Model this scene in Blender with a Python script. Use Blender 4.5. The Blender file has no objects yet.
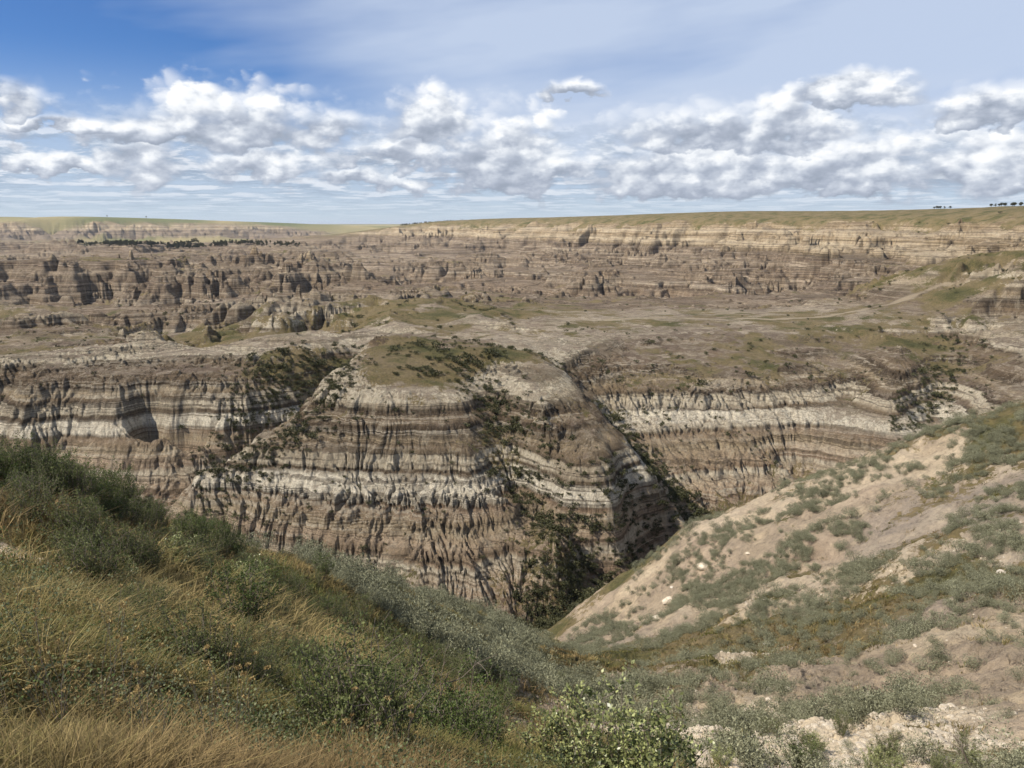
import bpy, math, os, random
import numpy as np
from concurrent.futures import ThreadPoolExecutor
from mathutils import Vector, Matrix, Euler
R = math.radians
Q = float(os.environ.get('SCENE_Q', '1'))      # mesh resolution for tests
VEG = int(os.environ.get('SCENE_VEG', '1'))
rng = np.random.default_rng(11); random.seed(11)
scene = bpy.context.scene
col = scene.collection
POOL = ThreadPoolExecutor(4)

# ------------------------------------------------------------------ camera
F = 796.0; HZ = 224.0
PITCH = math.atan((384 - HZ) / F)
cam_d = bpy.data.cameras.new('camera'); cam = bpy.data.objects.new('camera', cam_d); col.objects.link(cam)
cam.location = (0, 0, 0); cam.rotation_euler = (math.pi / 2 - PITCH, 0, 0)
cam_d.sensor_width = 36; cam_d.lens = 36 * F / 1024; cam_d.clip_start = .05; cam_d.clip_end = 90000
scene.camera = cam

def slope_at(py):                      # tangent of the angle below the horizon
    v = (384 - py) / F
    return (math.sin(PITCH) - v * math.cos(PITCH)) / (math.cos(PITCH) + v * math.sin(PITCH))
def xr(px, py=None, S=None):           # lateral ratio x / y
    v = (384 - py) / F if py is not None else math.tan(PITCH - math.atan(S))
    return ((px - 512) / F) / (math.cos(PITCH) + v * math.sin(PITCH))

CP = []                                # control points x, y, z, bad, veg, soil
def add(x, y, z, b, g, s): CP.append((x, y, z, b, g, s))
def Pz(px, py, z, b=1, g=.1, s=0):
    D = -z / slope_at(py); add(xr(px, py) * D, D, z, b, g, s)
def Pd(px, py, D, b=1, g=.1, s=0):
    add(xr(px, py) * D, D, -D * slope_at(py), b, g, s)
def Qd(px, D, z, b=1, g=.1, s=0):
    add(xr(px, S=-z / D) * D, D, z, b, g, s)
def Qa(az, r, z, b=.5, g=.5, s=0):
    add(math.sin(R(az)) * r, math.cos(R(az)) * r, z, b, g, s)
def LZ(pts, n, **k):                   # polyline of (px, py, z)
    for a, b in zip(pts[:-1], pts[1:]):
        for i in range(n):
            t = i / n; Pz(*[a[j] + (b[j] - a[j]) * t for j in range(3)], **k)
    Pz(*pts[-1], **k)
def LD(pts, n, **k):
    for a, b in zip(pts[:-1], pts[1:]):
        for i in range(n):
            t = i / n; Pd(*[a[j] + (b[j] - a[j]) * t for j in range(3)], **k)
    Pd(*pts[-1], **k)
def LQ(pts, n, **k):
    for a, b in zip(pts[:-1], pts[1:]):
        for i in range(n):
            t = i / n; Qd(*[a[j] + (b[j] - a[j]) * t for j in range(3)], **k)
    Qd(*pts[-1], **k)

# --- central butte
LZ([(193,491,-62.8),(245,461,-56.5),(310,408,-47),(335,378,-42),(365,343,-38)], 3, g=.0)
LZ([(400,350,-38),(470,350,-37),(540,352,-39)], 3, b=.3, g=.75)
LZ([(395,376,-40.5),(440,382,-42),(475,372,-41.5)], 2, b=.4, g=.8)
LZ([(340,388,-42.5),(400,390,-42.5),(440,392,-43),(468,396,-44.2)], 2, b=.8, g=.0)
LZ([(290,447,-53.5),(340,447,-53.5),(400,447,-53.5),(470,449,-53.5)], 3, g=0)
LZ([(240,479,-60.5),(330,482,-60),(400,483,-60),(470,483,-60)], 3, g=0)
LZ([(212,505,-66),(270,516,-65.5),(330,520,-65.3),(400,521,-65.3),(470,521,-65.5)], 2, g=0)
LZ([(236,528,-70),(300,538,-69.5),(400,556,-70),(440,566,-70.5),(480,572,-71.5)], 2, g=.05)
LZ([(478,380,-43.2),(488,400,-46.6),(500,430,-52.2),(518,465,-58.8),(532,492,-63.6),(567,540,-70)], 4, g=.25)      # diagonal gully
LZ([(500,372,-42),(528,400,-45),(545,440,-51)], 3, g=.2)
LZ([(560,400,-46),(562,440,-52),(562,470,-56),(562,500,-61)], 2, g=.2)
LZ([(560,530,-66),(560,560,-70),(560,590,-74)], 2, g=.25)
LZ([(600,440,-51),(620,480,-58.5),(622,505,-62.5)], 2, g=.2)
LZ([(620,520,-65),(620,540,-69)], 2, g=.25)
LZ([(505,500,-62.5),(515,530,-67.5)],2,g=.2)
LZ([(520,560,-71.5),(520,590,-75)], 2, g=.25)
LZ([(560,366,-41),(580,390,-45),(600,415,-50),(640,465,-58),(677,500,-67)], 3, g=.1)                            # right edge of butte
LZ([(572,372,-47),(590,395,-53),(606,418,-58.5),(650,465,-68),(692,514,-75.5)], 3, g=.35)                       # gully behind it
LZ([(690,522,-77),(655,550,-77.5),(620,575,-78),(580,600,-78),(548,622,-78.5)], 3, b=.6, g=.4)
ravine_px = [(606,418),(650,465),(690,514),(655,548),(620,570),(580,596),(548,618)]                        # ravine floor
LQ([(520,142,-79),(440,140,-80),(340,142,-81),(240,150,-82),(120,165,-83),(0,180,-84),(-200,190,-85)], 2, b=.5, g=.7)
Qd(190,215,-76); Qd(300,166,-76,g=.2); Qd(150,195,-79)
# --- gully between left ridge and butte
LZ([(348,352,-47),(338,380,-54),(318,412,-61),(285,446,-69),(228,480,-77),(150,485,-81)], 3, g=.85)
LZ([(360,330,-42),(345,345,-44)],2,g=.3)
# --- left ridge
LZ([(-160,366,-45),(-60,362,-44.5),(0,361,-45),(50,350,-43.5),(100,346,-44.5),(140,350,-46.5),(160,343,-43.5),(200,350,-45.5),(250,340,-42),(290,334,-40.5)], 3, g=.0)
LZ([(290,334,-40.5),(320,336,-41),(345,343,-43)], 2, g=.3)
for px_, dz_ in ((-110,.8),(-60,-1),(-15,.8),(25,-.9),(62,.4),(98,-.1),(132,-.1),(166,-.2),(200,.3)):      # spurs and gullies of the left ridge
    Pz(px_, 368, -47.2 + .3 * dz_ * -1, g=.0); Pz(px_, 386, -50.3 - dz_ * .7, g=.1); Pz(px_, 405, -55.2 - dz_, g=.1); Pz(px_, 426, -60 - dz_ * 1.1, g=.0); Pz(px_, 450, -65.8 - dz_ * 1.0, g=.1); Pz(px_, 472, -71 - dz_ * .5, g=.2)
LZ([(250,365,-47),(290,362,-47),(320,372,-50.5)], 2, g=.8)
LZ([(225,435,-63),(255,400,-55),(285,405,-57.5)], 2, g=.7)
LQ([(-160,312,-50),(-60,310,-50),(0,309,-50.5),(50,308,-50),(100,307,-51),(160,309,-50.5),(200,310,-50.5),(250,312,-48),(290,325,-47)], 3, b=.5, g=.55)
# --- hummocks behind left ridge
LZ([(-100,345,-53),(0,345,-53),(60,339,-52.5),(120,339,-54),(180,338,-53),(240,331,-50)], 1, b=.45, g=.6)
Pz(155,338,-45.5,b=1,g=0)
LZ([(0,325,-50),(60,328,-53),(100,325,-52),(150,328,-54),(200,322,-52),(260,320,-49),(320,325,-46)], 1, b=.7, g=.65)
Pz(52,312,-44,b=1,g=0); Pz(30,322,-49,g=.3); Pz(80,322,-51,g=.4); Pz(190,310,-47,g=.2); Pz(290,308,-44,g=.2); Pz(330,315,-44,g=.2)
LZ([(-100,310,-62),(0,310,-62),(80,308,-64),(160,305,-64),(240,305,-62),(320,300,-56)], 2, b=.6, g=.35)
# second row of cliffs
LZ([(-100,268,-38),(0,266,-38),(60,266,-38),(100,270,-40)], 2, g=.1)
LZ([(125,269,-40),(160,266,-38),(176,262,-36),(195,266,-38),(215,262,-37),(240,263,-37)], 2, g=.15)
LZ([(262,266,-39),(300,265,-38),(330,268,-39)], 2, g=.1)
LZ([(110,272,-46),(117,300,-64)], 2, g=.5); LZ([(252,272,-45),(252,298,-62)], 2, g=.5)
LZ([(0,284,-50),(60,284,-50),(150,284,-51),(190,284,-50),(230,284,-50),(300,282,-49)], 1, g=0)
LZ([(-100,300,-67),(0,302,-67),(80,303,-67),(150,300,-67),(200,300,-67),(300,295,-60)], 1, g=.1)
LZ([(-100,262,-52),(0,261,-52),(60,261,-52),(120,263,-54),(180,258,-52),(240,258,-50),(330,262,-50)], 1, g=.3)
# third row, river flat, far wall on the left
LZ([(-100,246,-42),(0,243,-40),(60,243,-40),(90,252,-60),(130,246,-45),(180,247,-46),(240,250,-48),(300,247,-45),(340,250,-50)], 2, g=.2)
LZ([(-100,262,-66),(0,258,-64),(80,259,-66),(160,257,-64),(240,257,-62)], 1, g=.3)
LZ([(-100,245,-78),(0,245,-78),(100,246,-78),(200,247,-78),(300,244,-78)], 2, b=.1, g=.8)
LZ([(-100,240.5,-76),(0,240,-74),(100,240,-74),(200,239.5,-74),(300,238,-74),(380,236,-74)], 2, b=.3, g=.8)
LD([(-200,213,3700),(-100,214,3750),(0,216,3800),(100,218.5,4100),(200,221,4600),(300,224,5200),(385,227,6000)], 5, b=0, g=.8)
for px,py,D in [(-100,215,4300),(0,217,4400),(100,219.5,4700),(200,222,5200),(300,225,5900)]: Pd(px,py,D,b=0,g=.9)
LD([(-100,228,3600),(0,228,3650),(100,229,3900),(200,230,4300),(300,231,4800)], 3, b=1, g=.02)
# --- plateau behind central butte
LZ([(350,312,-43),(400,303,-40),(440,296,-36),(470,303,-41),(500,311,-44)], 2, b=.25, g=.9)
LZ([(330,300,-50),(400,290,-48),(450,288,-48),(500,302,-50)], 1, b=.6, g=.3)
LZ([(360,330,-43),(420,325,-41),(470,322,-42),(520,322,-43),(580,320,-44)], 2, b=.6, g=.5)
LZ([(390,340,-40),(440,340,-41),(500,343,-41.5)], 1, b=.8, g=.2)
LZ([(560,335,-43),(600,345,-46),(620,365,-50)], 2, b=1, g=.2)
LZ([(520,352,-42),(545,340,-43)], 1, g=.1)
# plateau with the trail
LZ([(600,322,-45),(650,319,-44),(700,318,-44),(760,318,-44),(830,317,-43),(880,314,-41),(930,306,-38)], 2, b=.15, g=.45)
LZ([(560,312,-45),(650,310,-45),(720,310,-45),(800,309,-44),(860,303,-41)], 1, b=.3, g=.3)
LZ([(600,302,-56),(700,300,-56),(800,298,-54)], 1, b=.8, g=.2)
# --- right ridge (below the trail plateau)
LZ([(640,345,-47),(700,338,-46.5),(760,338,-46.5),(820,336,-46),(880,335,-45.5)], 1, b=.8, g=.5)
LZ([(640,375,-51.5),(700,372,-51),(760,370,-51),(820,368,-50.5)], 1, g=.35)
LZ([(640,408,-57.5),(700,402,-56.5),(760,398,-56),(810,392,-55.5)], 1, g=.25)
LZ([(655,437,-63),(700,430,-62.5),(760,424,-62),(820,412,-60),(850,405,-59)], 1, g=.0)
LZ([(680,475,-70),(720,470,-70),(780,465,-70),(830,450,-68)], 1, g=.1)
LZ([(700,512,-76.5),(740,500,-76.5),(790,480,-76)], 1, g=.4)
LZ([(845,350,-50),(850,375,-54.5),(855,395,-58)], 2, g=.4)                    # side gully
LZ([(900,345,-45),(905,370,-49),(900,400,-55),(885,430,-62)], 2, g=.1)
LZ([(955,335,-46),(950,365,-52),(935,395,-58),(915,430,-65)], 2, g=.5)        # gully right
LZ([(1024,330,-41),(1020,360,-46),(1010,385,-51),(990,400,-54)], 2, g=.15)
LZ([(1150,330,-40),(1150,370,-48)], 1, g=.3)
LQ([(640,172,-77.5),(700,197,-77.5),(760,208,-77),(830,212,-75),(900,216,-72),(960,212,-66),(1024,208,-62),(1200,205,-58)], 2, b=.6, g=.35)
# green hill on the right
LZ([(930,262,-20),(1000,252,-14),(1060,250,-12),(1200,245,-8)], 2, b=.3, g=.85)
LZ([(840,300,-40),(880,285,-32),(930,275,-27),(1000,270,-22),(1100,266,-18)], 1, b=.5, g=.5)
LZ([(960,296,-33),(1024,288,-28),(1150,280,-22)], 1, b=.3, g=.4)
LZ([(960,312,-39),(1024,305,-35),(1150,300,-30)], 1, b=.5, g=.2)
LQ([(860,480,-52),(950,560,-40),(1050,560,-26),(1200,560,-16)], 1, g=.4)
# --- far wall right of centre
LD([(398,226,2500),(430,222,2350),(500,221,2000),(600,219,1600),(700,216.5,1300),(830,215.5,1100),(930,215,950),(1024,212,800),(1200,207,700),(1500,180,600)], 3, b=0, g=1)
for px,py,D in [(398,226,2500),(500,222,2300),(600,219,1850),(700,217,1550),(830,216.5,1350),(930,216.5,1200),(1024,214,1050),(1200,211,1000)]:
    Pd(px,py+.6,D*1.15,b=0,g=1); Pd(px,py+3,D*1.9,b=0,g=1)
LD([(430,226,2280),(500,225.5,1920),(600,226,1520),(700,227,1210),(830,228,1020),(930,229,880),(1024,229,740)], 3, b=.9, g=.12)
LD([(500,223,1960),(600,222,1560),(700,220.5,1255),(830,220,1060),(930,220,915),(1024,217,770)], 3, b=.1, g=1)
LD([(400,240,2100),(500,245,1700),(600,248,1330),(700,254,1060),(830,256,860),(930,256,730),(1024,250,620)], 2, b=1, g=.0)
LZ([(360,256,-62),(430,258,-62),(500,262,-58),(600,266,-54),(700,272,-52),(800,275,-48),(870,270,-38)], 2, b=1, g=.1)
LZ([(340,270,-62),(420,272,-64),(500,276,-64),(580,280,-60),(680,285,-60),(780,287,-56),(840,285,-48)], 2, b=1, g=.05)
LZ([(360,284,-70),(430,284,-72),(520,296,-72),(600,302,-74),(700,304,-75),(800,302,-72)], 2, b=1, g=.0)
LZ([(340,244,-74),(380,240,-74)], 1, b=.4, g=.5)
Pz(588,266,-42,g=0); Pz(572,274,-54,g=0); Pz(605,274,-54,g=0); Pz(588,283,-60,g=0)
# --- near hillside on the right (soil slope)
LD([(560,620,137),(600,590,136),(640,560,135),(690,525,133),(740,505,130),(800,483,127),(880,455,122),(940,430,118),(1024,398,112),(1200,350,105),(1400,320,100)], 3, b=.18, g=.55, s=1)
LQ([(590,150,-75),(640,152,-70),(690,155,-64),(740,155,-60),(800,158,-58),(880,158,-55),(940,158,-51),(1024,156,-46),(1200,150,-40)], 2, b=.6, g=.1, s=.3)
H_ = dict(b=.2, s=1)
for a in [(620,640,100,.4),(640,620,112,.4),(640,590,122,.5),(700,600,100,.25),(700,560,116,.35),(760,540,110,.2),(760,600,88,.35),(760,635,72,.8),
          (850,500,108,.25),(850,560,88,.3),(850,600,74,.7),(850,620,66,.75),(850,660,50,.2),(850,700,36,.15),(850,740,26,.2),(850,768,21,.25),
          (1000,435,102,.8),(1000,460,95,.5),(1000,500,82,.3),(1000,550,68,.4),(1000,585,58,.8),(1000,620,48,.4),(1000,650,42,.2),(1000,700,31,.15),(1000,768,21,.25),
          (930,470,108,.5),(930,530,85,.4),(930,590,66,.7),(930,650,46,.15),(930,700,33,.3),
          (700,645,76,.8),(700,660,62,.5),(700,700,42,.2),(700,740,26,.4),(700,768,17,.5),(780,660,60,.2),(780,700,40,.15),(780,740,26,.3),(780,768,18,.4)]:
    Pd(a[0], a[1], a[2], g=a[3] * (.6 if a[3] < .6 else .9), **H_)
for p in [(1200,400,95),(1200,500,68),(1200,600,45),(1200,768,20),(1400,450,80),(1400,650,35)]: Pd(*p, g=.5, **H_)
# --- near slope on the left (grass)
G_ = dict(b=.08, g=1, s=1)
LD([(-200,470,14),(-100,470,15),(0,472,16),(100,500,18),(200,532,22),(300,564,35),(360,577,46),(420,592,60),(460,608,72),(500,626,85),(530,642,100),(560,660,90)], 2, **G_)
Pd(600,672,72,**G_); Pd(640,675,66,**G_)
for p in [(600,700,44),(600,740,20),(600,768,10),(500,650,55),(500,700,24),(500,740,11),(500,768,6),(400,620,38),(400,680,14),(400,740,6.5),
          (300,600,20),(300,660,9),(300,768,3.6),(150,560,13),(150,640,6.5),(150,768,3),(0,520,10),(0,600,5.6),(0,680,3.6),(0,768,2.4),
          (-200,560,8),(-200,700,3),(550,720,26),(450,640,40),(660,720,36)]: Pd(*p, **G_)
for p in [(-200,40,-22),(-200,90,-55),(-200,140,-78),(0,40,-22),(0,80,-48),(0,130,-75),(100,42,-24),(100,100,-62),(200,45,-25),(200,80,-48),(200,125,-74),(300,62,-36),(300,85,-52),(300,118,-72),
          (380,75,-42),(380,100,-60),(420,85,-48),(420,115,-68),(480,105,-64),(480,125,-74),(520,125,-74)]: Qd(*p, b=.15, g=.9, s=.8)
# --- around and behind the camera, outside the frame
for a in range(0, 360, 45):
    Qa(a, .6, -1.65 - .15 * math.cos(R(a - 20)), b=0, g=1, s=1)
for az in (-60, 60): pass
for az, pts in {
    -58: [(4,-2.2),(20,-6),(50,-24),(100,-56),(160,-80),(240,-78),(300,-46),(420,-52),(700,-66),(800,-40),(1300,-60),(1500,-42),(2600,-76),(3600,-74),(3900,30)],
    -85: [(4,-2),(20,-5),(60,-24),(150,-60),(260,-50),(500,-20),(900,-10),(2000,15),(4000,30)],
    58: [(4,-3),(20,-12),(50,-18),(90,-10),(150,-20),(220,-34),(300,-20),(420,0),(650,12),(1200,12),(4000,12)],
    85: [(4,-2),(20,-6),(60,-4),(150,0),(400,12),(1200,20),(4000,25)],
    130: [(4,-1.4),(20,-1),(80,2),(400,8),(1500,15),(4000,25)],
    180: [(4,-1.2),(20,-.5),(80,3),(400,8),(1500,15),(4000,25)],
    -130: [(4,-1.4),(20,-1),(80,0),(400,5),(1500,10),(4000,25)]}.items():
    for r, z in pts: Qa(az, r, z, b=.5 if r > 100 and abs(az) < 70 else .1, g=.8, s=1 if r < 100 else 0)
for az in range(-180, 180, 15): 
    for r in (9000, 20000, 60000): Qa(az, r, -12 if r < 10000 else (0 if r < 30000 else -30), b=0, g=1)
for az in range(-28, 40, 6):
    Qa(az, 6500, -18 + max(0, az) * 1.0, b=0, g=1)

CP = np.array(CP)
def polar(x, y): return np.arctan2(x, y), np.log(np.hypot(x, y))
cu, cv = polar(CP[:, 0], CP[:, 1])
cu = np.concatenate([cu, cu[cu < -1.2] + 2 * math.pi, cu[cu > 1.2] - 2 * math.pi])
src = np.concatenate([np.arange(len(CP)), np.where(polar(CP[:,0],CP[:,1])[0] < -1.2)[0], np.where(polar(CP[:,0],CP[:,1])[0] > 1.2)[0]])
cv = cv[src]; VAL = CP[src, 2:]
EPS = .012
def phi(u, v): return np.sqrt(u * u + v * v + EPS * EPS)
A = phi(cu[:, None] - cu[None], cv[:, None] - cv[None])
A -= np.eye(len(cu)) * .004                       # slight smoothing
n_ = len(cu)
M = np.zeros((n_ + 1, n_ + 1)); M[:n_, :n_] = A; M[:n_, n_] = 1; M[n_, :n_] = 1
W = np.linalg.solve(M, np.vstack([VAL, np.zeros((1, 4))]))
def base_eval(u, v):
    shp = u.shape; u = u.ravel(); v = v.ravel(); out = np.empty((len(u), 4))
    def job(i):
        a = phi(u[i:i + 4000, None] - cu[None], v[i:i + 4000, None] - cv[None])
        out[i:i + 4000] = a @ W[:n_] + W[n_]
    list(POOL.map(job, range(0, len(u), 4000)))
    return out.reshape(shp + (4,))

# ------------------------------------------------------------------ noise
def hash2(ix, iy, seed=0):
    h = (ix.astype(np.int64) * 374761393 + iy.astype(np.int64) * 668265263 + seed * 1442695041) & 0xffffffff
    h = ((h ^ (h >> 13)) * 1274126177) & 0xffffffff
    h = h ^ (h >> 16)
    return (h & 0xffffff).astype(np.float32) / np.float32(0xffffff)
def vnoise(x, y, seed=0):
    ix = np.floor(x); iy = np.floor(y); fx = (x - ix).astype(np.float32); fy = (y - iy).astype(np.float32)
    fx = fx * fx * fx * (fx * (fx * 6 - 15) + 10); fy = fy * fy * fy * (fy * (fy * 6 - 15) + 10)
    ix = ix.astype(np.int64); iy = iy.astype(np.int64)
    a = hash2(ix, iy, seed); b = hash2(ix + 1, iy, seed); c = hash2(ix, iy + 1, seed); d = hash2(ix + 1, iy + 1, seed)
    return (a + (b - a) * fx + (c - a) * fy + (a - b - c + d) * fx * fy) * 2 - 1
def fbm(x, y, wl, octs, sp, seed=0, gain=.5):      # sp: local grid spacing, drops octaves too fine for the grid
    out = np.zeros(x.shape, np.float32); am = 1.
    for o in range(octs):
        w = wl / 2 ** o
        fade = np.clip(w / (sp * 2.2) - .6, 0, 1)
        c, s = math.cos(o * 1.1 + .3), math.sin(o * 1.1 + .3)
        out += am * fade * vnoise((x * c - y * s) / w + 13.7 * o, (x * s + y * c) / w + 7.1 * o, seed + o)
        am *= gain
    return out
def sstep(a, b, x): t = np.clip((x - a) / (b - a), 0, 1); return t * t * (3 - 2 * t)

# ------------------------------------------------------------------ terrain grid (polar, finest where the canyon walls are)
def seq(segs):
    r = [segs[0][0]]
    for a, b, q in segs:
        n = max(2, int(math.log(b / a) / math.log(1 + q) * Q)); r += list(np.geomspace(a, b, n + 1)[1:])
    return np.array(r)
rr = seq([(.5, 3, .03), (3, 20, .012), (20, 140, .0052), (140, 330, .0019), (330, 1500, .0031), (1500, 7000, .006), (7000, 60000, .12)])
FOV = R(40)
nth = int(1500 * Q)
th = np.concatenate([np.linspace(-math.pi, -FOV - .03, int(110)), np.linspace(-FOV, FOV, nth), np.linspace(FOV + .03, math.pi, int(110))])
U, V = np.meshgrid(th, np.log(rr))                # rows = radius
# evaluate base on a coarser grid and interpolate
su = np.concatenate([th[:110], np.linspace(-FOV, FOV, 420), th[-110:]]); sv = np.linspace(math.log(rr[0]), math.log(rr[-1]), 900)
CU, CVV = np.meshgrid(su, sv)
C = base_eval(CU, CVV)
def interp2(Cg):
    iv = np.clip(np.searchsorted(sv, np.log(rr)) - 1, 0, len(sv) - 2); tv = ((np.log(rr) - sv[iv]) / (sv[iv + 1] - sv[iv]))[:, None]
    rows = Cg[iv] * (1 - tv) + Cg[iv + 1] * tv
    iu = np.clip(np.searchsorted(su, th) - 1, 0, len(su) - 2); tu = ((th - su[iu]) / (su[iu + 1] - su[iu]))[None]
    return rows[:, iu] * (1 - tu) + rows[:, iu + 1] * tu
RRg = np.exp(V); X = np.sin(U) * RRg; Y = np.cos(U) * RRg
base = interp2(C[..., 0]).astype(np.float32)
bad = np.clip(interp2(C[..., 1]), 0, 1).astype(np.float32); veg = np.clip(interp2(C[..., 2]), 0, 1).astype(np.float32); soil = np.clip(interp2(C[..., 3]), 0, 1).astype(np.float32)
dr = np.gradient(rr)[:, None]; dth = np.abs(np.gradient(th))[None]
SP = np.maximum(dr, RRg * np.minimum(dth, .01)).astype(np.float32)

def grad(h):
    hr = np.gradient(h, axis=0) / dr; ht = np.gradient(h, axis=1) / np.gradient(th)[None] / RRg
    s, c = np.sin(U), np.cos(U)
    return (hr * s + ht * c).astype(np.float32), (hr * c - ht * s).astype(np.float32)

def gully_octave(x, y, gx, gy, wl, seed):
    f = 1. / wl
    L = np.sqrt(gx * gx + gy * gy) + 1e-6
    tx, ty = -gy / L, gx / L
    px, py = x * f, y * f
    ix = np.floor(px).astype(np.int64); iy = np.floor(py).astype(np.int64)
    fx = (px - ix).astype(np.float32); fy = (py - iy).astype(np.float32)
    H = np.zeros(x.shape, np.float32); S = np.zeros(x.shape, np.float32); Wt = np.zeros(x.shape, np.float32)
    for a in (-1, 0, 1):
        for b in (-1, 0, 1):
            jx = hash2(ix + a, iy + b, seed); jy = hash2(ix + a, iy + b, seed + 77)
            vx = fx - a - jx; vy = fy - b - jy
            w = np.exp(-2.2 * (vx * vx + vy * vy))
            ph = 2 * math.pi * (vx * tx + vy * ty)
            H += w * np.cos(ph); S -= w * np.sin(ph); Wt += w
    m = np.sqrt(H * H + S * S) + .15 * Wt
    H /= m; S /= m
    sg = np.sign(H)
    hh = np.abs(H) * 2 - 1.1
    dd = 2 * sg * S * 2 * math.pi * f
    return hh, dd * tx, dd * ty

def erode(x, y, h, sp, gx, gy, am, wls, seed):
    add_ = np.zeros(x.shape, np.float32); cav = np.zeros(x.shape, np.float32)
    for o, (wl, k) in enumerate(wls):
        L = np.sqrt(gx * gx + gy * gy)
        fade = np.clip(wl / (sp * 3.0) - .8, 0, 1) * am * sstep(.06, .42, L)
        hh, dx, dy = gully_octave(x, y, gx, gy, wl, seed + o * 5)
        amp = k * wl * fade
        add_ += amp * hh
        gx = gx + np.clip(amp * dx, -1.2, 1.2) * .55; gy = gy + np.clip(amp * dy, -1.2, 1.2) * .55
        cav += fade * k * 8 * hh
    return add_, cav

D2 = RRg
h = base.copy()
# broad undulation, larger in the far badlands
big = fbm(X, Y, 80, 2, SP, 3) * bad * sstep(330, 600, RRg) * 4.5
rid = .45 - np.abs(vnoise(X / 130 + fbm(X, Y, 90, 2, SP, 15) * .25, Y / 130, 9)) * 1.5
big += rid * 13 * bad * sstep(380, 900, RRg) * sstep(.1, .7, bad)
big += (.4 - np.abs(vnoise(X / 420, Y / 420, 29)) * 1.6) * 18 * bad * sstep(1300, 3000, RRg)
med = fbm(X, Y, 22, 4, SP, 21) * (.5 + .9 * bad) * sstep(90, 200, RRg) * .8
hum = (.6 - np.abs(fbm(X, Y, 48, 2, SP, 61)) * 1.6) * 6.5 * sstep(290, 350, RRg) * (1 - sstep(560, 660, RRg)) * (1 - sstep(-.02, .1, U)) * bad
lr = sstep(-.14, -.26, U) * sstep(205, 222, RRg) * (1 - sstep(262, 285, RRg))
med = med + lr * (fbm(X, Y, 17, 3, SP, 67) * 1.2)
h += big + med + hum
# near slopes: lumpy ground
h += fbm(X, Y, 9, 4, SP, 41) * .75 * soil * sstep(12, 40, RRg)
h += (.3 - np.abs(fbm(X, Y, 3.4, 3, SP, 47))) * .55 * soil * sstep(30, 60, RRg) * sstep(-.02, .12, U)
h += fbm(X, Y, 2.2, 4, SP, 43) * .12 * soil * sstep(1.5, 6, RRg)
wx = fbm(X, Y, 18, 3, SP, 611) * 4.; wy = fbm(X, Y, 18, 3, SP, 617) * 4.
near0 = sstep(.3, .8, soil) * sstep(24, 45, RRg) * sstep(-.05, .1, U)
gx, gy = grad(h)
CH = 120
addh = np.zeros_like(h); cav = np.zeros_like(h)
def ejob(i):
    s = slice(i, i + CH)
    if rr[min(i + CH, len(rr) - 1)] < 15: return
    b = bad[s] * (1 + .35 * lr[s]) * (.45 + .85 * sstep(-.5, .6, fbm(X[s], Y[s], 38, 2, SP[s], 907)) * np.ones_like(bad[s])) + .14 * near0[s]
    a1, c1 = erode(X[s] + wx[s], Y[s] + wy[s], h[s], SP[s], gx[s], gy[s], b, [(420, .09), (200, .10), (100, .11), (50, .12)] if rr[i] > 2200 else [(150, .08), (70, .08), (30, .05), (13, .04), (6, .03)] if rr[i] > 330 else [(26, .022), (12, .055), (5.6, .085), (2.9, .115), (1.6, .13), (.95,.12)], 100)
    addh[s] = a1; cav[s] = c1
list(POOL.map(ejob, range(0, len(rr), CH)))
h = h + addh
# ledges of harder beds
def ledge(z):
    o = np.zeros_like(z)
    for zc, a, w in [(-46.2,.5,.5),(-50.2,.35,.4),(-55.6,.45,.35),(-57.2,.5,.35),(-62.4,.5,.35),(-65.5,.3,.4),(-70,.4,.5),(-36,.8,.8),(-28,1.,1.),(-18,1.2,1.2)]:
        o += a * np.tanh((z - zc) / w) * np.exp(-((z - zc) / (w * 5)) ** 2)
    return o
wob = fbm(X, Y, 45, 2, SP, 71)
def terrace(z, T): return -np.sin(2 * math.pi * z / T) * T / (2 * math.pi)
tz = h + wob * 1.5
h += (terrace(tz, 8.3) * .75 + terrace(tz + 1.7, 3.9) * .5) * bad * sstep(330, 480, RRg)
h += ledge(h + wob * .5) * sstep(.3, .8, bad) * sstep(150, 170, RRg)
h += fbm(X, Y, 3.2, 4, SP, 51) * .34 * bad * sstep(130, 160, RRg) * (1 - .6 * sstep(300, 420, RRg))
h += fbm(X, Y, 1.1, 3, SP, 53) * .10 * soil * sstep(15, 30, RRg)
rough = (np.abs(fbm(X, Y, 1.6, 3, SP, 57)) - .3) * sstep(.0, .5, fbm(X, Y, 14, 2, SP, 58)) * .5 * soil * sstep(20, 32, RRg) * (1 - sstep(60, 90, RRg)) * sstep(.2, .35, U)
h += rough

gx, gy = grad(h); SL = np.sqrt(gx * gx + gy * gy)
gx0, gy0 = grad(base); SL0 = np.sqrt(gx0 * gx0 + gy0 * gy0)

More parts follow.
